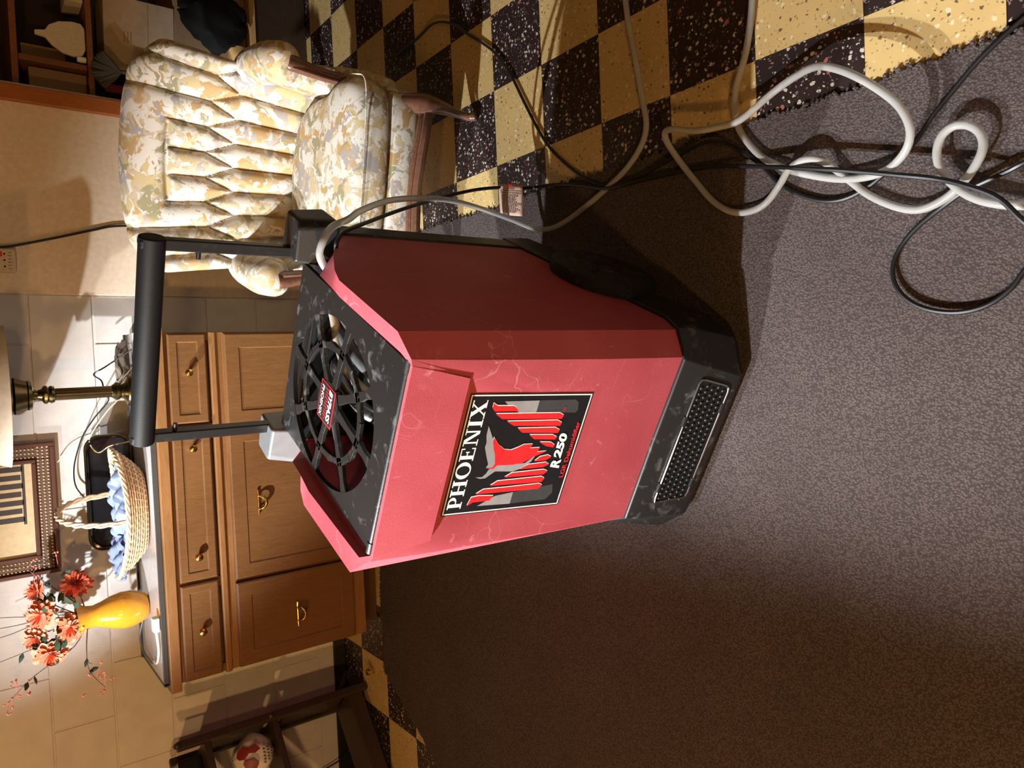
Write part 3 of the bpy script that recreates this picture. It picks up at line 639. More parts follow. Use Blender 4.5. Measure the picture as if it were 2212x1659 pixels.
def chair():
    # ---- tufted back
    W = lambda v: .285+.075*v
    segs = []; p = .238; hv = .78; m0, m1 = .42, .58
    S2 = lambda u, v: (u*.33, v*.54)
    ups = [(-1.5+i)*p for i in range(-2, 6)]
    for u in ups:
        top = hv if abs(u) < .45 else 1.05
        segs.append((S2(u, m1), S2(u*1.05, top)))
        segs.append((S2(u, m1), S2(u+p/2, m0))); segs.append((S2(u, m1), S2(u-p/2, m0)))
    for u in [x+p/2 for x in ups]+[ups[0]-p/2]: segs.append((S2(u, m0), S2(u*.95, -.05)))
    segs.append((S2(-.34, hv), S2(.34, hv)))
    def front(uu, vv):
        u = 2*uu-1; v = vv
        x, y = S2(u, v); d = min(seg_d(x, y, a, b) for a, b in segs)
        pil = .030*(1-math.exp(-d/.011))
        e = max(0, abs(u)-.86)/.14; et = max(0, v-.90)/.10
        rnd = .055*(1-math.sqrt(max(0, 1-e*e)))+.06*(1-math.sqrt(max(0, 1-et*et)))
        zt = .375+(.50+.035*(1-u*u))*v-.075*(max(0, abs(u)-.62)/.38)**2.4*v**3+.35*(pil-.02)*max(0, v-.8)/.2
        return (u*W(v), .405+.185*v-.085*abs(u)**2.6-pil+rnd, zt)
    b = MB().grid(front, 150, 130)
    B = b.build('backrest', 'fabric', CH, smooth=80)
    def rear(uu, vv):
        u = 2*uu-1; e = max(0, abs(u)-.8)/.2; et = max(0, vv-.88)/.12
        x, y, z = front(uu, vv); return (x*.995, .405+.185*vv-.085*abs(u)**2.6+.055+.065*math.sqrt(max(0, 1-e*e))*math.sqrt(max(0, 1-et*et)), z-.004)
    MB().grid(rear, 40, 40).build('back_cover', 'fabric', CH, smooth=80)
    # ---- seat cushion (T shaped) and apron
    def outl(k):
        pts = [(-.245, .46), (-.245, .16), (-.30, .13), (-.305, .03), (-.28, -.035), (-.14, -.055), (0, -.06), (.14, -.055), (.28, -.035), (.305, .03), (.30, .13), (.245, .16), (.245, .46)]
        c = Vector((0, .2)); return [c+(Vector(q)-c)*k for q in pts]
    rings = []
    for z, k in ((.312, .90), (.316, .965), (.335, .995), (.365, 1.005), (.395, .995), (.418, .955), (.432, .86), (.440, .6), (.444, .25)):
        rings.append([(q.x, q.y, z+(.008 if z > .39 else 0)*0) for q in outl(k)])
    MB().loft(rings).build('seat_cushion', 'fabric', CH, sub=2, smooth=80)
    MB().tube(spline([(x, y-.001, .400) for x, y in [(-.30, .12), (-.305, .03), (-.28, -.038), (-.14, -.058), (0, -.063), (.14, -.058), (.28, -.038), (.305, .03), (.30, .12)]]), .0022, 6).build('cushion_piping', 'fabric', CH)
    rings = []
    for z, k in ((.205, .93), (.215, .96), (.26, .985), (.30, .97), (.312, .94)):
        rings.append([(q.x, q.y, z+.02*(1-(q.x/.3)**2)*(1 if z < .25 and q.y < .05 else 0)) for q in outl(k)])
    MB().loft(rings).build('apron', 'fabric', CH, sub=2, smooth=80)
    # ---- carved front rail
    for dz, dr, rr in ((0, 0, .016), (.016, .004, .011), (-.014, .004, .010)):
        MB().tube(spline([(.245, -.018+dr, .182+dz), (.18, -.040+dr, .200+dz), (.09, -.050+dr, .214+dz), (0, -.052+dr, .220+dz), (-.09, -.050+dr, .214+dz), (-.18, -.040+dr, .200+dz), (-.245, -.018+dr, .182+dz)]), rr, 8).build('front_rail', 'chairwood', CH)
    # ---- legs
    for s in (1, -1):
        MB().tube(spline([(s*.245, .005, .265), (s*.250, -.008, .225), (s*.256, -.016, .185), (s*.257, -.016, .140), (s*.252, -.012, .095), (s*.248, -.010, .055), (s*.246, -.016, .028), (s*.250, -.034, .014)], 4),
                  [v for a, c in zip([.030, .034, .032, .022, .0155, .0125, .0125, .015], [.034, .032, .022, .0155, .0125, .0125, .015, .012]) for v in [a+(c-a)*i/4 for i in range(4)]][:28]+[.013], 12).build('leg', 'chairwood', CH, smooth=80)
        MB().tube(spline([(s*.25, .50, .27), (s*.252, .53, .14), (s*.255, .57, .016)], 4), [.03, .029, .028, .027, .026, .024, .022, .021, .019], 10).build('leg', 'chairwood', CH)
    # ---- arms
    for s in (1, -1):
        path = [(s*.30, .52, .545), (s*.312, .44, .56), (s*.318, .34, .562), (s*.318, .26, .556), (s*.314, .205, .545), (s*.308, .175, .53)]
        rad = [.052, .058, .060, .063, .060, .035]
        P_ = spline(path, 4); R_ = [v for a, c in zip(rad, rad[1:]) for v in [a+(c-a)*i/4 for i in range(4)]]+[.012]
        A = MB().tube(P_, R_, 16).build('armrest', 'fabric', CH, smooth=80)
        MB().loft([[(s*x, y, z) for x, y, z in r] for r in ([(.248, .165, .40), (.248, .50, .40), (.335, .50, .40), (.335, .165, .40)], [(.262, .205, .47), (.262, .50, .47), (.33, .50, .47), (.33, .205, .47)], [(.275, .225, .54), (.275, .50, .54), (.335, .50, .54), (.335, .225, .54)])]).build('arm_panel', 'fabric', CH, bevel=.02, seg=3, smooth=60)
        MB().loft([[(s*x, y, z) for x, y, z in r] for r in ([(.25, .14, .205), (.25, .50, .205), (.33, .50, .205), (.33, .14, .205)], [(.248, .135, .30), (.248, .50, .30), (.338, .50, .30), (.338, .135, .30)], [(.248, .15, .41), (.248, .50, .41), (.335, .50, .41), (.335, .15, .41)])]).build('side_panel', 'fabric', CH, bevel=.02, seg=3, smooth=60)
        W_ = MB().tube(spline([(s*.318, .172, .545), (s*.312, .165, .515), (s*.302, .152, .47), (s*.296, .138, .42), (s*.292, .128, .385)], 4), [.030, .031, .031, .030, .029, .028, .027, .026, .025, .025, .025, .025, .025, .025, .024, .024, .022], 12, flat=.6).build('arm_post', 'chairwood', CH, smooth=70)
        MB().tube(spline([(s*.300, .150, .54), (s*.294, .140, .50), (s*.287, .128, .45), (s*.281, .112, .395)], 4), .007, 8).build('arm_post_bead', 'chairwood', W_)
chair()

# ================================================================== CABINET AND COUNTER
CB = empty('base_cabinet', (-1.06, .46, 0), 0, 'oak base cabinet with three drawers and three doors against the block wall', 'cabinet')
ox, oy = -1.06, .46
def cbox(mb, x0, x1, y0, y1, z0, z1): return mb.box(x0-ox, x1-ox, y0-oy, y1-oy, z0, z1)
XL, XR = -1.672, -.452
cbox(MB(), XL, XR, .462, YW-.014, .09, .788).build('carcass', 'oak', CB, bevel=.002)
fr = MB()
cbox(fr, XL, XR, .448, .462, .752, .790); cbox(fr, XL, XR, .448, .462, .585, .640); cbox(fr, XL, XR, .448, .462, .085, .135)
fr.build('face_frame_rails', 'oakh', CB, bevel=.002)
for xx in ((XL, XL+.03), (-1.36, -1.325), (-.815, -.775), (XR-.03, XR)): cbox(MB(), xx[0], xx[1], .449, .462, .09, .788).build('face_frame_stile', 'oak', CB, bevel=.002)
cbox(MB(), XL-.004, XR+.002, .436, .462, .616, .640).build('rail_moulding', 'oakh', CB, bevel=.006)
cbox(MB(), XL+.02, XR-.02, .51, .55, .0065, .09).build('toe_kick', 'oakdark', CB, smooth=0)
def raised(name, x0, x1, z0, z1, par, mat='oak', rim=.036):
    b = MB(); y0, y1 = .430, .449; g = rim
    def ring(d, y): return [(x0-ox+d, y-oy, z0+d), (x1-ox-d, y-oy, z0+d), (x1-ox-d, y-oy, z1-d), (x0-ox+d, y-oy, z1-d)]
    b.loft([ring(0, y1), ring(0, y0+.004), ring(.005, y0), ring(g, y0), ring(g+.004, y0+.004), ring(g+.007, y0+.004)])
    o = b.build(name, mat, par, smooth=20, bevel=0); return o
for x0, x1, kx in ((-.770, -.458, -.594), (-1.322, -.785, (-.858, -1.238)), (-1.668, -1.334, -1.501)):
    dr = raised('drawer', x0, x1, .652, .778, CB, 'oakh' if False else 'oak', .028)
    for k in (kx if isinstance(kx, tuple) else (kx,)):
        MB().lathe([(.004, 0), (.009, .001), (.005, .006), (.0045, .013), (.010, .018), (.0135, .024), (.012, .030), (.006, .033), (0, .0335)], (k-ox, .436-oy, .716), 18, (0, -1, 0)).build('knob', 'brass', dr)
def pull(x, z, par):
    y = .430-oy; X = x-ox
    h = MB().tube(spline([(X-.024, y-.004, z+.004), (X-.023, y-.016, z-.004), (X-.014, y-.022, z-.014), (X, y-.024, z-.018), (X+.014, y-.022, z-.014), (X+.023, y-.016, z-.004), (X+.024, y-.004, z+.004)]), [.0035+.003*math.sin(math.pi*i/36) for i in range(37)], 10).build('pull_handle', 'brass', par)
    MB().tube([(X-.046, y-.003, z+.004), (X+.046, y-.003, z+.004)], .0042, 8).build('handle_plate', 'brass', h)
for x0, x1, hx, hz in ((-.790, -.458, None, .40), (-1.348, -.800, -1.078, .494), (-1.668, -1.362, -1.523, .368)):
    d = raised('door', x0, x1, .138, .590, CB, 'oak', .05)
    if hx: pull(hx, hz, d)
ct = MB().box(-1.695, -.435, .428, YW-.014, .790, .826).build('countertop', 'oakh', bevel=.004); tag(ct, 'oak-edged wooden countertop on top of the cabinet', 'countertop')
sl = MB().box(-1.665, -.44, .455, .80, .827, .842).build('counter_slab', 'slab', bevel=.002); tag(sl, 'glossy grey slab with dark edges lying on the oak countertop', 'slab')
for nm, bb in (('edge_strip', (-1.668, -.44, .447, .459, .8275, .843)), ('edge_strip', (-1.668, -.44, .796, .812, .8275, .850)), ('edge_strip', (-1.672, -1.66, .447, .812, .8275, .843))):
    MB().box(*bb).build(nm, 'slabedge', sl, bevel=.001)

# ================================================================== THINGS ON THE COUNTER
ZS = .8435
VX, VY = -1.432, .655
vs = MB().lathe([(.0, 0), (.034, 0), (.044, .006), (.055, .025), (.064, .055), (.065, .085), (.057, .118), (.044, .150), (.037, .175), (.040, .197), (.051, .218), (.055, .226), (.051, .226), (.036, .20), (.032, .17), (.030, .10), (0, .09)], (VX, VY, ZS), 40).build('vase', 'yellow', smooth=60)
tag(vs, 'glossy mustard yellow ceramic vase holding silk flowers', 'vase')
def flower(loc, r, mats, tilt, name, label):
    o = empty(name, (VX, VY, ZS+.19), 0, label, 'flower', 'silk flowers in the yellow vase')
    c = Vector(loc)-Vector(o.location); q = Vector((0, 0, 1)).rotation_difference(Vector(tilt).normalized()).to_matrix()
    MB().tube(spline([(0, 0, 0), c*.5+Vector((0, 0, .02)), c-q @ Vector((0, 0, .01))], 4), .0018, 6).build('stem', 'leaf', o)
    for layer, (k, n, up, mt) in enumerate(((1.0, 14, .12, mats[0]), (.82, 12, .38, mats[1]), (.6, 10, .65, mats[0]), (.36, 8, .95, mats[2]))):
        b = MB()
        for j in range(n):
            t = 2*math.pi*(j+layer*.5)/n+random.uniform(-.1, .1); L = r*k*random.uniform(.85, 1.1); wd = L*.20
            d = Vector((math.cos(t), math.sin(t), 0)); s = Vector((-d.y, d.x, 0)); z = lambda f: r*(up*f*.8-.15*f*f*(1-up))
            ring = [(.08, .35), (.4, .85), (.75, 1.0), (.95, .6), (1.0, .1)]
            a = [d*L*f+s*wd*w_+Vector((0, 0, z(f)+.12*wd)) for f, w_ in ring]; e = [d*L*f-s*wd*w_+Vector((0, 0, z(f)+.12*wd)) for f, w_ in ring]; m_ = [d*L*f+Vector((0, 0, z(f))) for f, w_ in ring]
            for side in (a, e):
                vv = [c+q @ p for pair in zip(m_, side) for p in pair]
                b.add(vv, [(2*i, 2*i+1, 2*i+3, 2*i+2) for i in range(4)])
        b.build('petals', mt, o, smooth=0)
flower((-1.308, .66, 1.065), .055, ('petald', 'petal', 'petald'), (.5, -.7, -.1), 'silk_flower', 'rust red silk flower leaning right of the yellow vase')
flower((-1.318, .70, 1.175), .048, ('petal', 'petal2', 'petal'), (.1, -.3, 1), 'silk_flower', 'coral silk flower nearest the picture frame in the bouquet')
flower((-1.392, .66, 1.170), .056, ('petal2', 'petal', 'petal'), (0, -.8, .5), 'silk_flower', 'coral silk flower standing tall over the vase mouth')
flower((-1.445, .63, 1.090), .055, ('petal2', 'petal', 'petal'), (-.1, -1, .0), 'silk_flower', 'pale-tipped coral silk flower drooping over the vase rim')
flower((-1.470, .68, 1.188), .050, ('petal2', 'petal2', 'petal'), (-.2, -.8, .5), 'silk_flower', 'pinkish silk flower high in the bouquet beside the bare twigs')
flower((-1.528, .66, 1.150), .058, ('petal2', 'petal', 'petal'), (-.4, -.9, .1), 'silk_flower', 'wide coral silk flower furthest from the picture frame')
def sprig(pts, name, label, leaves, berries):
    o = empty(name, (VX, VY, ZS+.19), 0, label, 'twig', 'sprigs in the yellow vase'); base = Vector(o.location)
    P = [Vector((0, 0, 0))]+[Vector(p)-base for p in pts]; sp = spline(P, 5)
    MB().tube(sp, [.0022*(1-.6*i/len(sp)) for i in range(len(sp))], 6).build('stem', 'twig', o)
    for k in range(leaves):
        c = sp[int(len(sp)*(.45+.35*k/max(1, leaves)))]; d = Vector((random.uniform(-1, 1), random.uniform(-1, .2), random.uniform(-.5, .8))).normalized(); s = d.orthogonal().normalized(); L = .034
        MB().add([c, c+d*L*.35+s*L*.28, c+d*L*.7+s*L*.2, c+d*L, c+d*L*.7-s*L*.2, c+d*L*.35-s*L*.28, c+d*L*.5+Vector((0, 0, .004))], [(0, 1, 6), (1, 2, 6), (2, 3, 6), (3, 4, 6), (4, 5, 6), (5, 0, 6)]).build('leaf', 'leaf', o, smooth=0)
    for k in range(berries):
        c = sp[max(2, len(sp)-1-int(k*len(sp)*.35/max(1, berries)))]; d = Vector((random.gauss(0, .02), random.gauss(0, .012), random.gauss(0, .016)))
        b = MB().tube([c, c+d], .0009, 4)
        for _ in range(3): b.ball(c+d+Vector((random.gauss(0, .004), random.gauss(0, .004), random.gauss(0, .004))), .0045, 6, 4, (1, .8, .7))
        b.build('berry', 'berry', o)
sprig([(-1.52, .65, 1.08), (-1.585, .64, 1.20), (-1.655, .65, 1.275)], 'berry_sprig', 'berry sprig reaching up and away from the picture frame', 4, 9)
sprig([(-1.52, .60, 1.05), (-1.60, .60, 1.045), (-1.675, .61, 1.00)], 'berry_sprig', 'berry sprig drooping over the far end of the counter', 4, 9)
sprig([(-1.36, .66, 1.08), (-1.29, .67, 1.15), (-1.235, .70, 1.20)], 'berry_sprig', 'berry sprig reaching across the corner of the picture frame', 3, 5)
sprig([(-1.33, .66, 1.06), (-1.27, .68, 1.09), (-1.245, .70, 1.11)], 'leaf_sprig', 'short leafy sprig beneath the picture frame corner', 4, 1)
for k, (x, y) in enumerate([(-1.36, .70), (-1.40, .66), (-1.46, .68)]):
    sprig([(-1.42+.01*k, .68, 1.12), ((x-1.42)/2, y, 1.25), (x, y, 1.45)], 'bare_twig', ('thin bare twig leaning toward the picture frame side of the bouquet', 'thin bare twig rising straight above the vase mouth', 'thin bare twig leaning away from the picture frame')[k], 1, 0)
sprig([(-1.47, .66, 1.10), (-1.50, .66, 1.20), (-1.53, .67, 1.33)], 'leafy_twig', 'leafy twig rising at the far side of the bouquet', 6, 0)
# foliage ruff at the vase mouth
b = MB()
for k in range(26):
    t = random.uniform(0, 6.28); r = random.uniform(.02, .075); c = Vector((VX+.02+r*math.cos(t), VY+.6*r*math.sin(t), 1.07+random.uniform(0, .10))); d = Vector((math.cos(t), math.sin(t)*.7, random.uniform(-.2, .6))).normalized(); s = d.orthogonal().normalized(); L = .045
    b.add([c, c+d*L*.35+s*L*.3, c+d*L*.7+s*L*.22, c+d*L, c+d*L*.7-s*L*.22, c+d*L*.35-s*L*.3, c+d*L*.5+Vector((0, 0, .005))], [(0, 1, 6), (1, 2, 6), (2, 3, 6), (3, 4, 6), (4, 5, 6), (5, 0, 6)])
b.tube([(VX, VY, ZS+.15), (VX+.01, VY, 1.12)], .006, 8)
tag(b.build('silk_foliage', 'leaf', smooth=0), 'dark green silk foliage bunched in the mouth of the vase', 'foliage')
# wicker basket
BX, BY = -1.075, .60
BK = empty('wicker_basket', (BX, BY, ZS), 0, 'shallow oval wicker basket with an arched handle on the counter', 'basket')
def el(t, k, z, wob=0): return Vector((.225*k*math.cos(t), .115*k*math.sin(t), z+wob))
for i in range(9):
    f = i/8; k = .60+.40*f**.8; z = .006+.075*f; b = MB(); pts = []
    for j in range(97):
        t = 2*math.pi*j/96; pts.append(el(t, k+.010*(1 if (j//1+i) % 2 else -1), z+.012*f*math.cos(2*t)))
    b.tube(pts, .0036, 5).build('weave_band', 'wickerlight' if i % 2 else 'wicker', BK)
for j in range(44):
    t = 2*math.pi*j/44; MB().tube([el(t, .60, .004), el(t, .80, .036+.005*math.cos(2*t)), el(t, 1.0, .083+.012*math.cos(2*t))], .0024, 5).build('stake', 'wickerlight', BK)
MB().loft([[el(2*math.pi*j/40, k, z) for j in range(40)] for k, z in ((.58, .004), (.60, .010), (.78, .04), (.96, .078), (.95, .078), (.76, .042), (.57, .014))]).build('basket_lining', 'cane', BK)
b = MB()
for ph in (0, 2.1, 4.2):
    pts = []
    for j in range(97): t = 2*math.pi*j/96; pts.append(el(t, 1.0+.018*math.cos(18*t+ph), .086+.012*math.cos(2*t)+.005*math.sin(18*t+ph)))
    b.tube(pts, .0048, 6)
b.build('rim', 'wickerlight', BK)
b = MB()
for ph in (0, 2.1, 4.2):
    pts = []
    for j in range(61):
        a = math.pi*j/60; pts.append((.018-.036*math.cos(a)+.006*math.cos(a*9+ph), -.112*math.cos(a)+.0, .075+.195*math.sin(a)**.8+.004*math.sin(a*9+ph)))
    b.tube(pts, .0048, 6)
b.build('handle', 'wickerlight', BK)
def cloth(name, cx, cy, rx, ry, zb, amp, seed, mat, label):
    random.seed(seed); ph = [random.uniform(0, 6) for _ in range(8)]
    def fn(u, v):
        x, y = (2*u-1), (2*v-1); r = math.hypot(x, y)
        h = amp*(1-.75*min(1, r)**2)*(.7+.3*math.sin(5*x+ph[0])*math.cos(4*y+ph[1]))+.16*amp*math.sin(11*x+7*y+ph[2])+.10*amp*math.sin(17*y-6*x+ph[3])
        return (cx+rx*x*(1-.16*y*y), cy+ry*y*(1-.16*x*x), zb+h)
    o = MB().grid(fn, 44, 36).build(name, mat, smooth=80); o.modifiers.new('s', 'SOLIDIFY').thickness = .003
    tag(o, label, 'cloth')
cloth('folded_cloth', BX+.03, BY+.0, .150, .085, ZS+.062, .055, 3, 'cloth', 'pale blue crumpled cloth lying in the wicker basket')
cloth('draped_cloth', BX-.155, BY+.015, .085, .07, ZS+.078, .04, 11, 'cloth', 'blue cloth end hanging over the basket rim beside the vase')
random.seed(21)
# black enamel roaster leaning behind the basket
tb = empty('roasting_pan', (-1.02, .79, ZS+.008), 0, 'black enamel roasting pan standing on edge behind the basket', 'pan')
def rr(hw, hh, r, z, n=6):
    pts = []
    for cx, cz, a0 in ((hw-r, hh-r, 0), (-hw+r, hh-r, 90), (-hw+r, -hh+r, 180), (hw-r, -hh+r, 270)):
        for k in range(n+1): a = math.radians(a0+90*k/n); pts.append((cx+r*math.cos(a), z, hh+cz+r*math.sin(a)))
    return pts
MB().loft([rr(.205, .072, .045, -.012), rr(.21, .075, .048, -.02), rr(.20, .07, .045, -.024), rr(.185, .058, .038, .035), rr(.18, .055, .036, .04)], cap=True).build('pan_body', 'blacktray', tb, smooth=50)
MB().tube([Vector(p) for p in rr(.21, .075, .048, -.022)]+[Vector(rr(.21, .075, .048, -.022)[0])], .004, 6).build('pan_rim', 'oldbrass', tb)
# table lamp
LX, LY = -.648, .625
TL = empty('table_lamp', (LX, LY, ZS), 0, 'antique brass column table lamp with cream shade on the counter', 'lamp')
MB().lathe([(.0, 0), (.075, 0), (.078, .008), (.070, .018), (.055, .024), (.050, .034), (.030, .042), (.024, .052), (.030, .060), (.033, .068), (.026, .076), (.022, .082), (.0, .084)], (0, 0, 0), 32).build('lamp_base', 'oldbrass', TL)
MB().lathe([(.020, .08), (.020, .255)], (0, 0, 0), 72, flute=.05, nf=12).build('fluted_column', 'oldbrass', TL, smooth=60)
MB().lathe([(.018, .25), (.027, .254), (.030, .262), (.026, .270), (.031, .276), (.030, .284), (.020, .290), (.016, .302), (.020, .312), (.045, .318), (.050, .328), (.048, .332), (.056, .352), (.062, .366), (.058, .370), (.068, .380), (.072, .388), (.066, .392), (0, .395)], (0, 0, 0), 36).build('lamp_cup', 'oldbrass', TL)
MB().tube([(0, 0, .39), (0, 0, .62)], .006, 8).build('lamp_stem', 'oldbrass', TL)
MB().lathe([(.232, .386), (.150, .640), (.147, .640), (.229, .386)], (0, 0, 0), 48).build('lamp_shade', 'shade', TL)
# cords on the counter
tag(MB().tube(spline([(-.50, .66, ZS+.004), (-.56, .70, .93), (-.585, .72, .965), (-.61, .67, .948), (-.655, .665, .942), (-.68, .67, .93), (-.74, .72, .97), (-.80, .78, 1.0), (-.86, .835, 1.015), (-.93, .845, 1.03), (-1.0, .845, 1.025), (-1.06, .83, .985)], 5), .0026, 6).build('lamp_cord', 'cordblack'), 'thin black cord draped around the lamp column toward the basket', 'cord')
tag(MB().tube(spline([(-.56, .63, ZS+.004), (-.62, .62, .90), (-.67, .615, .905), (-.72, .66, .94), (-.79, .74, .975), (-.83, .77, .985), (-.87, .765, .96), (-.845, .70, .93), (-.83, .60, .90), (-.82, .58, ZS+.004)], 5), .0024, 6).build('tan_cord', 'tan'), 'thin tan cord looping between the lamp and the basket', 'cord')
tag(MB().tube(spline([(-.80, .853, ZS+.01), (-.84, .853, 1.02), (-.90, .852, 1.08)], 5), .0016, 6).build('white_wire', 'white'), 'thin white wire running up the block wall', 'cord')
# white cable end in front of the vase, grey cable behind it
wc = empty('white_cable', (-1.45, .50, ZS), 0, 'white plug with curling cable on the slab before the vase', 'cable')
MB().tube(spline([(-.03, -.028, .012), (-.09, -.022, .006), (-.13, -.005, .005), (-.16, .03, .005), (-.165, .075, .005)], 5), .004, 8).build('cable', 'white', wc)
MB().box(-.03, .02, -.045, -.010, .001, .022).build('plug', 'white', wc, bevel=.004)
tag(MB().tube(spline([(-1.51, .735, ZS+.006), (-1.57, .74, ZS+.018), (-1.62, .72, ZS+.012), (-1.635, .66, ZS+.005), (-1.635, .61, ZS+.005)], 5), .0036, 8).build('grey_cable', 'foil'), 'grey cable curving behind the vase at the end of the slab', 'cable')
# crumpled grey bag behind the lamp
def crump(name, c, r, sc, mat, seed, amp=.18):
    random.seed(seed); b = MB(); ph = [random.uniform(0, 6.3) for _ in range(9)]; n, m_ = 28, 18; rings = []
    for i in range(m_+1):
        a = -1.5+3.0*i/m_; ring = []
        for j in range(n):
            t = 2*math.pi*j/n; k = 1+amp*(math.sin(3*t+ph[0]+2*a)+.6*math.sin(7*t+ph[1]-3*a)+.5*math.sin(5*a+ph[2]+2*t)+.4*math.sin(11*t+9*a+ph[3]))
            ring.append((c[0]+r*sc[0]*k*math.cos(a)*math.cos(t), c[1]+r*sc[1]*k*math.cos(a)*math.sin(t), c[2]+r*sc[2]*(1+.3*(k-1))*math.sin(a)))
        rings.append(ring)
    return b.loft(rings).build(name, mat, smooth=50)
tag(crump('crumpled_pouch', (-.55, .73, ZS+.026), .036, (2.3, .9, .65), 'pouch', 5), 'crumpled grey pouch behind the table lamp at the counter end', 'pouch')
tag(MB().box(-.66, -.47, .50, .60, ZS+.0005, ZS+.012).build('foil_packet', 'steel', bevel=.003), 'small silvery packet lying on the slab by the lamp', 'packet')

# ================================================================== ON THE WALL
FR = empty('picture_frame', (-1.06, YW-.004, 1.088), 0, 'dark framed print with a beaded cane border hanging above the counter', 'picture')
fw, fh = .475, .60
def fbox(x0, x1, y0, y1, z0, z1, nm, mt, bv=.003): return MB().box(x0, x1, y0, y1, z0, z1).build(nm, mt, FR, bevel=bv)
for d0, d1, y, nm, mt in ((0, .014, -.028, 'outer_moulding', 'framewood'), (.058, .072, -.024, 'inner_moulding', 'framewood'), (.014, .058, -.014, 'cane_border', 'cane')):
    fbox(-fw/2+d0, -fw/2+d1, y, 0, d0, fh-d0, nm, mt); fbox(fw/2-d1, fw/2-d0, y, 0, d0, fh-d0, nm, mt)
    fbox(-fw/2+d1, fw/2-d1, y, 0, d0, d1, nm, mt); fbox(-fw/2+d1, fw/2-d1, y, 0, fh-d1, fh-d0, nm, mt)
b = MB()
for i in range(38):
    for j in range(3):
        for s in (0, 1):
            b.ball((-fw/2+.022+i*.0118, -.0150, (.0215+j*.0145) if s == 0 else fh-(.0215+j*.0145)), .0034, 6, 4)
for i in range(42):
    for j in range(3):
        for s in (-1, 1): b.ball((s*(fw/2-.0215-j*.0145), -.0150, .065+i*.0118), .0034, 6, 4)
b.build('border_beads', 'bead', FR, kind='stuff')
fbox(-fw/2+.07, fw/2-.07, -.010, -.004, .07, fh-.07, 'print', 'print', 0)
b = MB()
for k in range(7): b.box(-.04+k*.030, -.022+k*.030, -.0112, -.0100, .10+.006*(k % 2), .30)
b.box(-.05, .175, -.0112, -.0100, .094, .103)
b.build('print_drawing', 'ink', FR, smooth=0)
# power strip on the panel
PS = empty('power_strip', (-.172, YW-.006, 1.168), 0, 'beige wall power strip with a small red light above the armchair', 'power strip')
MB().box(-.042, .042, -.03, 0, 0, .17).build('strip_body', 'beige', PS, bevel=.008)
b = MB()
for i in range(6):
    b.box(-.030+i*.0112, -.0285+i*.0112, -.0306, -.0300, .014, .024)
    b.box(-.030+i*.0112, -.0285+i*.0112, -.0306, -.0300, .060, .070)
for i in range(3): b.ball((-.022+i*.022, -.0298, .034), .0035, 8, 5, (1, .3, 1))
b.build('outlet_slots', 'dark', PS, smooth=0)
MB().box(.012, .030, -.033, -.030, .040, .056).build('indicator_light', 'decalred', PS, bevel=.001)
tag(MB().tube(spline([(-.118, .850, 1.30), (-.126, .852, 1.212), (-.089, .858, 1.072), (-.043, .860, .922), (-.019, .860, .824), (-.01, .858, .60), (-.02, .858, .30), (.0, .85, .07)], 6), .0045, 8).build('wall_cord', 'cordblack'), 'black cord hanging down the painted wall behind the armchair', 'cord')

# ================================================================== DARK STAND AT THE LEFT
ST = empty('shelf_stand', (-1.975, .66, 0), math.radians(41), 'dark stained open shelf stand turned across the corner by the cabinet', 'stand')
# local: x to the right along the front, y to the back
for z0, z1, nm in ((.045, .085, 'lower_shelf'), (.395, .420, 'middle_shelf'), (.655, .680, 'upper_shelf')):
    MB().box(-.86, -.012, 0.006, .20, z0, z1).build(nm, 'darkwood', ST, bevel=.003)
for x in (-.012, -.86):
    for y in (.004, .185): MB().box(x-.016, x+.016, y-.014, y+.016, .003, .775).build('post', 'darkwood', ST, bevel=.004)
    MB().box(x-.006, x+.006, .018, .172, .10, .36).build('side_slat', 'darkwood', ST, bevel=.002); MB().box(x-.006, x+.006, .018, .172, .44, .64).build('side_slat', 'darkwood', ST, bevel=.002)
for zf in (.785, .435): MB().ball((-.012, -.012, zf-.01), .013, 10, 6).build('finial', 'darkwood', ST)
MB().box(-.86, -.012, 0, .012, .03, .095).build('front_apron', 'darkwood', ST, bevel=.003)
def stand_pt(x, y, z): a = math.radians(41); return (-1.975+x*math.cos(a)-y*math.sin(a), .66+x*math.sin(a)+y*math.cos(a), z)
bg = crump('plastic_bag', stand_pt(-.112, .085, .500), .074, (1.05, 1.0, 1.05), 'bag', 8, .07); tag(bg, 'white plastic bag with red print on the middle shelf of the stand', 'bag')
c0 = Vector(stand_pt(-.112, .085, .500))
def bag_pt(az, el, k=1.0):                      # a point on the bag's skin, az from the camera side
    r = .074*k; a = math.radians(-63+az); e = math.radians(el); return c0+Vector((1.05*r*math.cos(e)*math.cos(a), 1.0*r*math.cos(e)*math.sin(a), 1.05*r*math.sin(e)))
def bag_print(nm, mat, outline, k):
    n = len(outline); cen = (sum(p[0] for p in outline)/n, sum(p[1] for p in outline)/n); b = MB()
    vs = [bag_pt(*cen, k)]+[bag_pt(cen[0]+(p[0]-cen[0])*f, cen[1]+(p[1]-cen[1])*f, k) for f in (.5, 1) for p in outline]
    b.add(vs, [(0, 1+i, 1+(i+1) % n) for i in range(n)]+[(1+i, 1+n+i, 1+n+(i+1) % n, 1+(i+1) % n) for i in range(n)])
    o = b.build(nm, mat, bg); return o
bag_print('bag_print', 'bagred', [(10, 55), (28, 50), (34, 32), (22, 20), (26, 4), (10, -6), (4, 8), (8, 22), (-4, 34), (-2, 48)], 1.17)
bag_print('bag_print', 'bagred', [(-14, 40), (-8, 30), (-10, 14), (-22, 2), (-34, 8), (-36, 24), (-26, 36)], 1.17)
tx = MB()
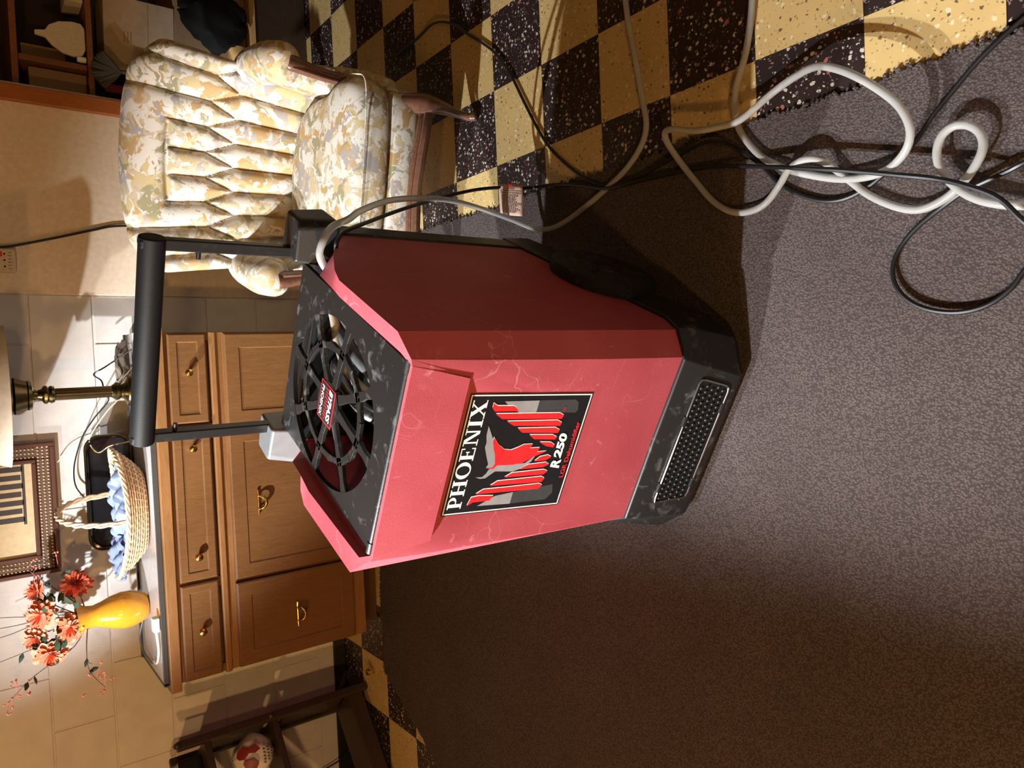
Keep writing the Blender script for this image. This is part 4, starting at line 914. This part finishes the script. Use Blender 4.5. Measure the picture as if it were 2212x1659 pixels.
for i in range(3):                               # faint unreadable rows of dark print
    for j in range(5):
        x = -28+j*8+i*3; y = -16-i*11; tx.poly([bag_pt(x, y, 1.18), bag_pt(x+5, y+1, 1.18), bag_pt(x+5, y+5, 1.18), bag_pt(x+2, y+6, 1.18)])
tx.build('bag_print_rows', 'ink', bg, smooth=0, kind='stuff')
tag(MB().box(-.05, .05, -.035, .035, 0, .085).build('small_black_box', 'blacktray', bevel=.004), 'small black box on the upper shelf of the dark stand', 'box').location = stand_pt(-.09, .12, .681)
bpy.data.objects['small_black_box'].rotation_euler = (0, 0, math.radians(41))
tag(MB().tube(spline([(-2.43, .845, .30), (-2.40, .855, .16), (-2.37, .84, .06), (-2.30, .80, .008), (-2.24, .78, .006)], 5), .0035, 6).build('thin_cable', 'cordblack'), 'thin black cable hanging down the wall behind the dark stand', 'cord')
tag(MB().lathe([(0, 0), (.012, 0), (.013, .003), (.006, .007), (.0055, .012), (.012, .018), (.0145, .026), (.012, .033), (0, .036)], (-1.895, .575, .0005), 16).build('brass_knob', 'brass'), 'round brass knob standing on the tiles by the dark stand', 'knob')

# ================================================================== ALCOVE SHELVES AND CLUTTER AT THE RIGHT
AS = empty('storage_shelves', (.46, .95, 0), 0, 'brown wooden storage shelves in the dark alcove behind the armchair', 'shelves')
for z, t_, nm, mt in ((.235, .026, 'bottom_shelf', 'palewood'), (.872, .020, 'shelf', 'shelfwood'), (1.118, .022, 'shelf', 'shelfwood'), (1.40, .022, 'shelf', 'shelfwood')):
    MB().box(.012, 1.3, 0, .40, z, z+t_).build(nm, mt, AS, bevel=.002)
MB().box(.012, 1.3, .01, .03, .003, .234).build('kick_panel', 'darkwood', AS, bevel=.002)
for x in (.125, 1.28): MB().box(x, x+.022, .002, .40, .895, 1.117).build('divider', 'shelfwood', AS, bevel=.002)
for x in (.012, 1.28): MB().box(x, x+.022, .004, .40, .262, .871).build('upright', 'darkwood', AS, bevel=.002)
MB().box(.012, 1.3, .402, .412, .003, 1.6).build('back_board', 'darkwood', AS, smooth=0)
MB().box(.014, .034, .002, .40, .895, 1.117).build('upright', 'shelfwood', AS, bevel=.002)
tag(MB().box(.503, .578, .985, 1.2, .8945, 1.085).build('file_box', 'kraft', bevel=.003), 'brown file box in the narrow compartment next to the wood trim', 'box')
# white paddle shaped board with its handle up
pd = []
for x, z in [(-.035, 0), (.045, 0), (.062, .012), (.064, .04), (.055, .085), (.035, .118), (.012, .132), (.006, .165), (-.010, .165), (-.014, .132), (-.040, .11), (-.062, .075), (-.068, .04), (-.058, .010)]: pd.append((x, 0, z))
p_ = MB().prism(pd, (0, .014, 0)).build('cutting_board', 'paper', bevel=.003); p_.location = (.705, .965, .895); tag(p_, 'white paddle-shaped cutting board standing on the storage shelf', 'board')
tag(MB().box(.62, .80, 1.0, 1.25, .8945, .95).build('folded_blue_cloth', 'blue', bevel=.012, seg=3), 'folded navy cloth on the shelf behind the white board', 'cloth')
tag(MB().box(.62, .69, 1.06, 1.2, .951, 1.10).build('grey_carton', 'kraft', bevel=.003), 'grey brown carton standing behind the white board', 'box')
tag(MB().box(.85, .90, .97, 1.1, .8945, .955).build('small_carton', 'paper', bevel=.003), 'small cream carton at the open end of the shelf', 'box')
tag(MB().lathe([(0, 0), (.011, 0), (.012, .02), (.009, .03), (0, .031)], (.632, .975, .895), 14).build('white_bottle', 'white'), 'tiny white bottle beside the shelf divider', 'bottle')
# cream carton standing on a lower carton
tag(MB().box(.62, 1.16, 1.0, 1.30, .2625, .56).build('large_carton', 'kraft', bevel=.004), 'large brown carton on the bottom storage shelf', 'box')
bx = MB().box(-.14, .14, -.11, .11, 0, .262).build('cream_carton', 'box', bevel=.003); bx.location = (.80, 1.12, .5605); bx.rotation_euler = (0, 0, -.15); tag(bx, 'cream cardboard carton with small print on top of the brown carton', 'box')
b = MB()
for k in range(3): b.box(-.03, .012, -.1108, -.1102, .16+k*.012, .166+k*.012)
b.build('carton_print', 'kraft', bx, smooth=0)
MB().box(-.141, .141, -.1106, -.1100, .098, .101).build('carton_fold', 'kraft', bx, smooth=0)
cr = MB().lathe([(0, 0), (.038, 0), (.038, .26), (.034, .26), (0, .258)], (0, 0, 0), 24, (1, 0, .05)).build('cardboard_roll', 'palewood'); cr.location = (.58, .955, .408)
cr.location = (.545, .972, .302); tag(cr, 'pale cardboard roll lying on the bottom storage shelf', 'roll')
tag(crump('black_bag', (.90, .93, .42), .11, (1.1, .5, 1.2), 'dark', 31, .16), 'black plastic bag slumped in front of the cartons', 'bag')
bpy.data.objects['black_bag'].location = (0, 0, 0)
# feather duster head of grey fabric against the carton
b = MB()
for k in range(14):
    t = -1.0+2.0*k/13; d = Vector((.085*math.sin(t*.9)-.01, -.015+random.uniform(-.01, .01), .10*math.cos(t*.9))); c = Vector((.60, .935, .785))
    b.tube([c, c+d*.5, c+d], [.010, .016, .010], 6, flat=.5)
b.tube([(.60, .94, .79), (.60, .945, .64), (.60, .95, .265)], .008, 8)
tag(b.build('duster', 'greycloth'), 'charcoal fan-shaped duster leaning by the cream carton', 'duster')
tag(MB().box(.515, .545, .935, .948, .2625, .84).build('red_flag', 'redcloth', bevel=.003), 'narrow red cloth strip next to the charcoal duster', 'cloth')
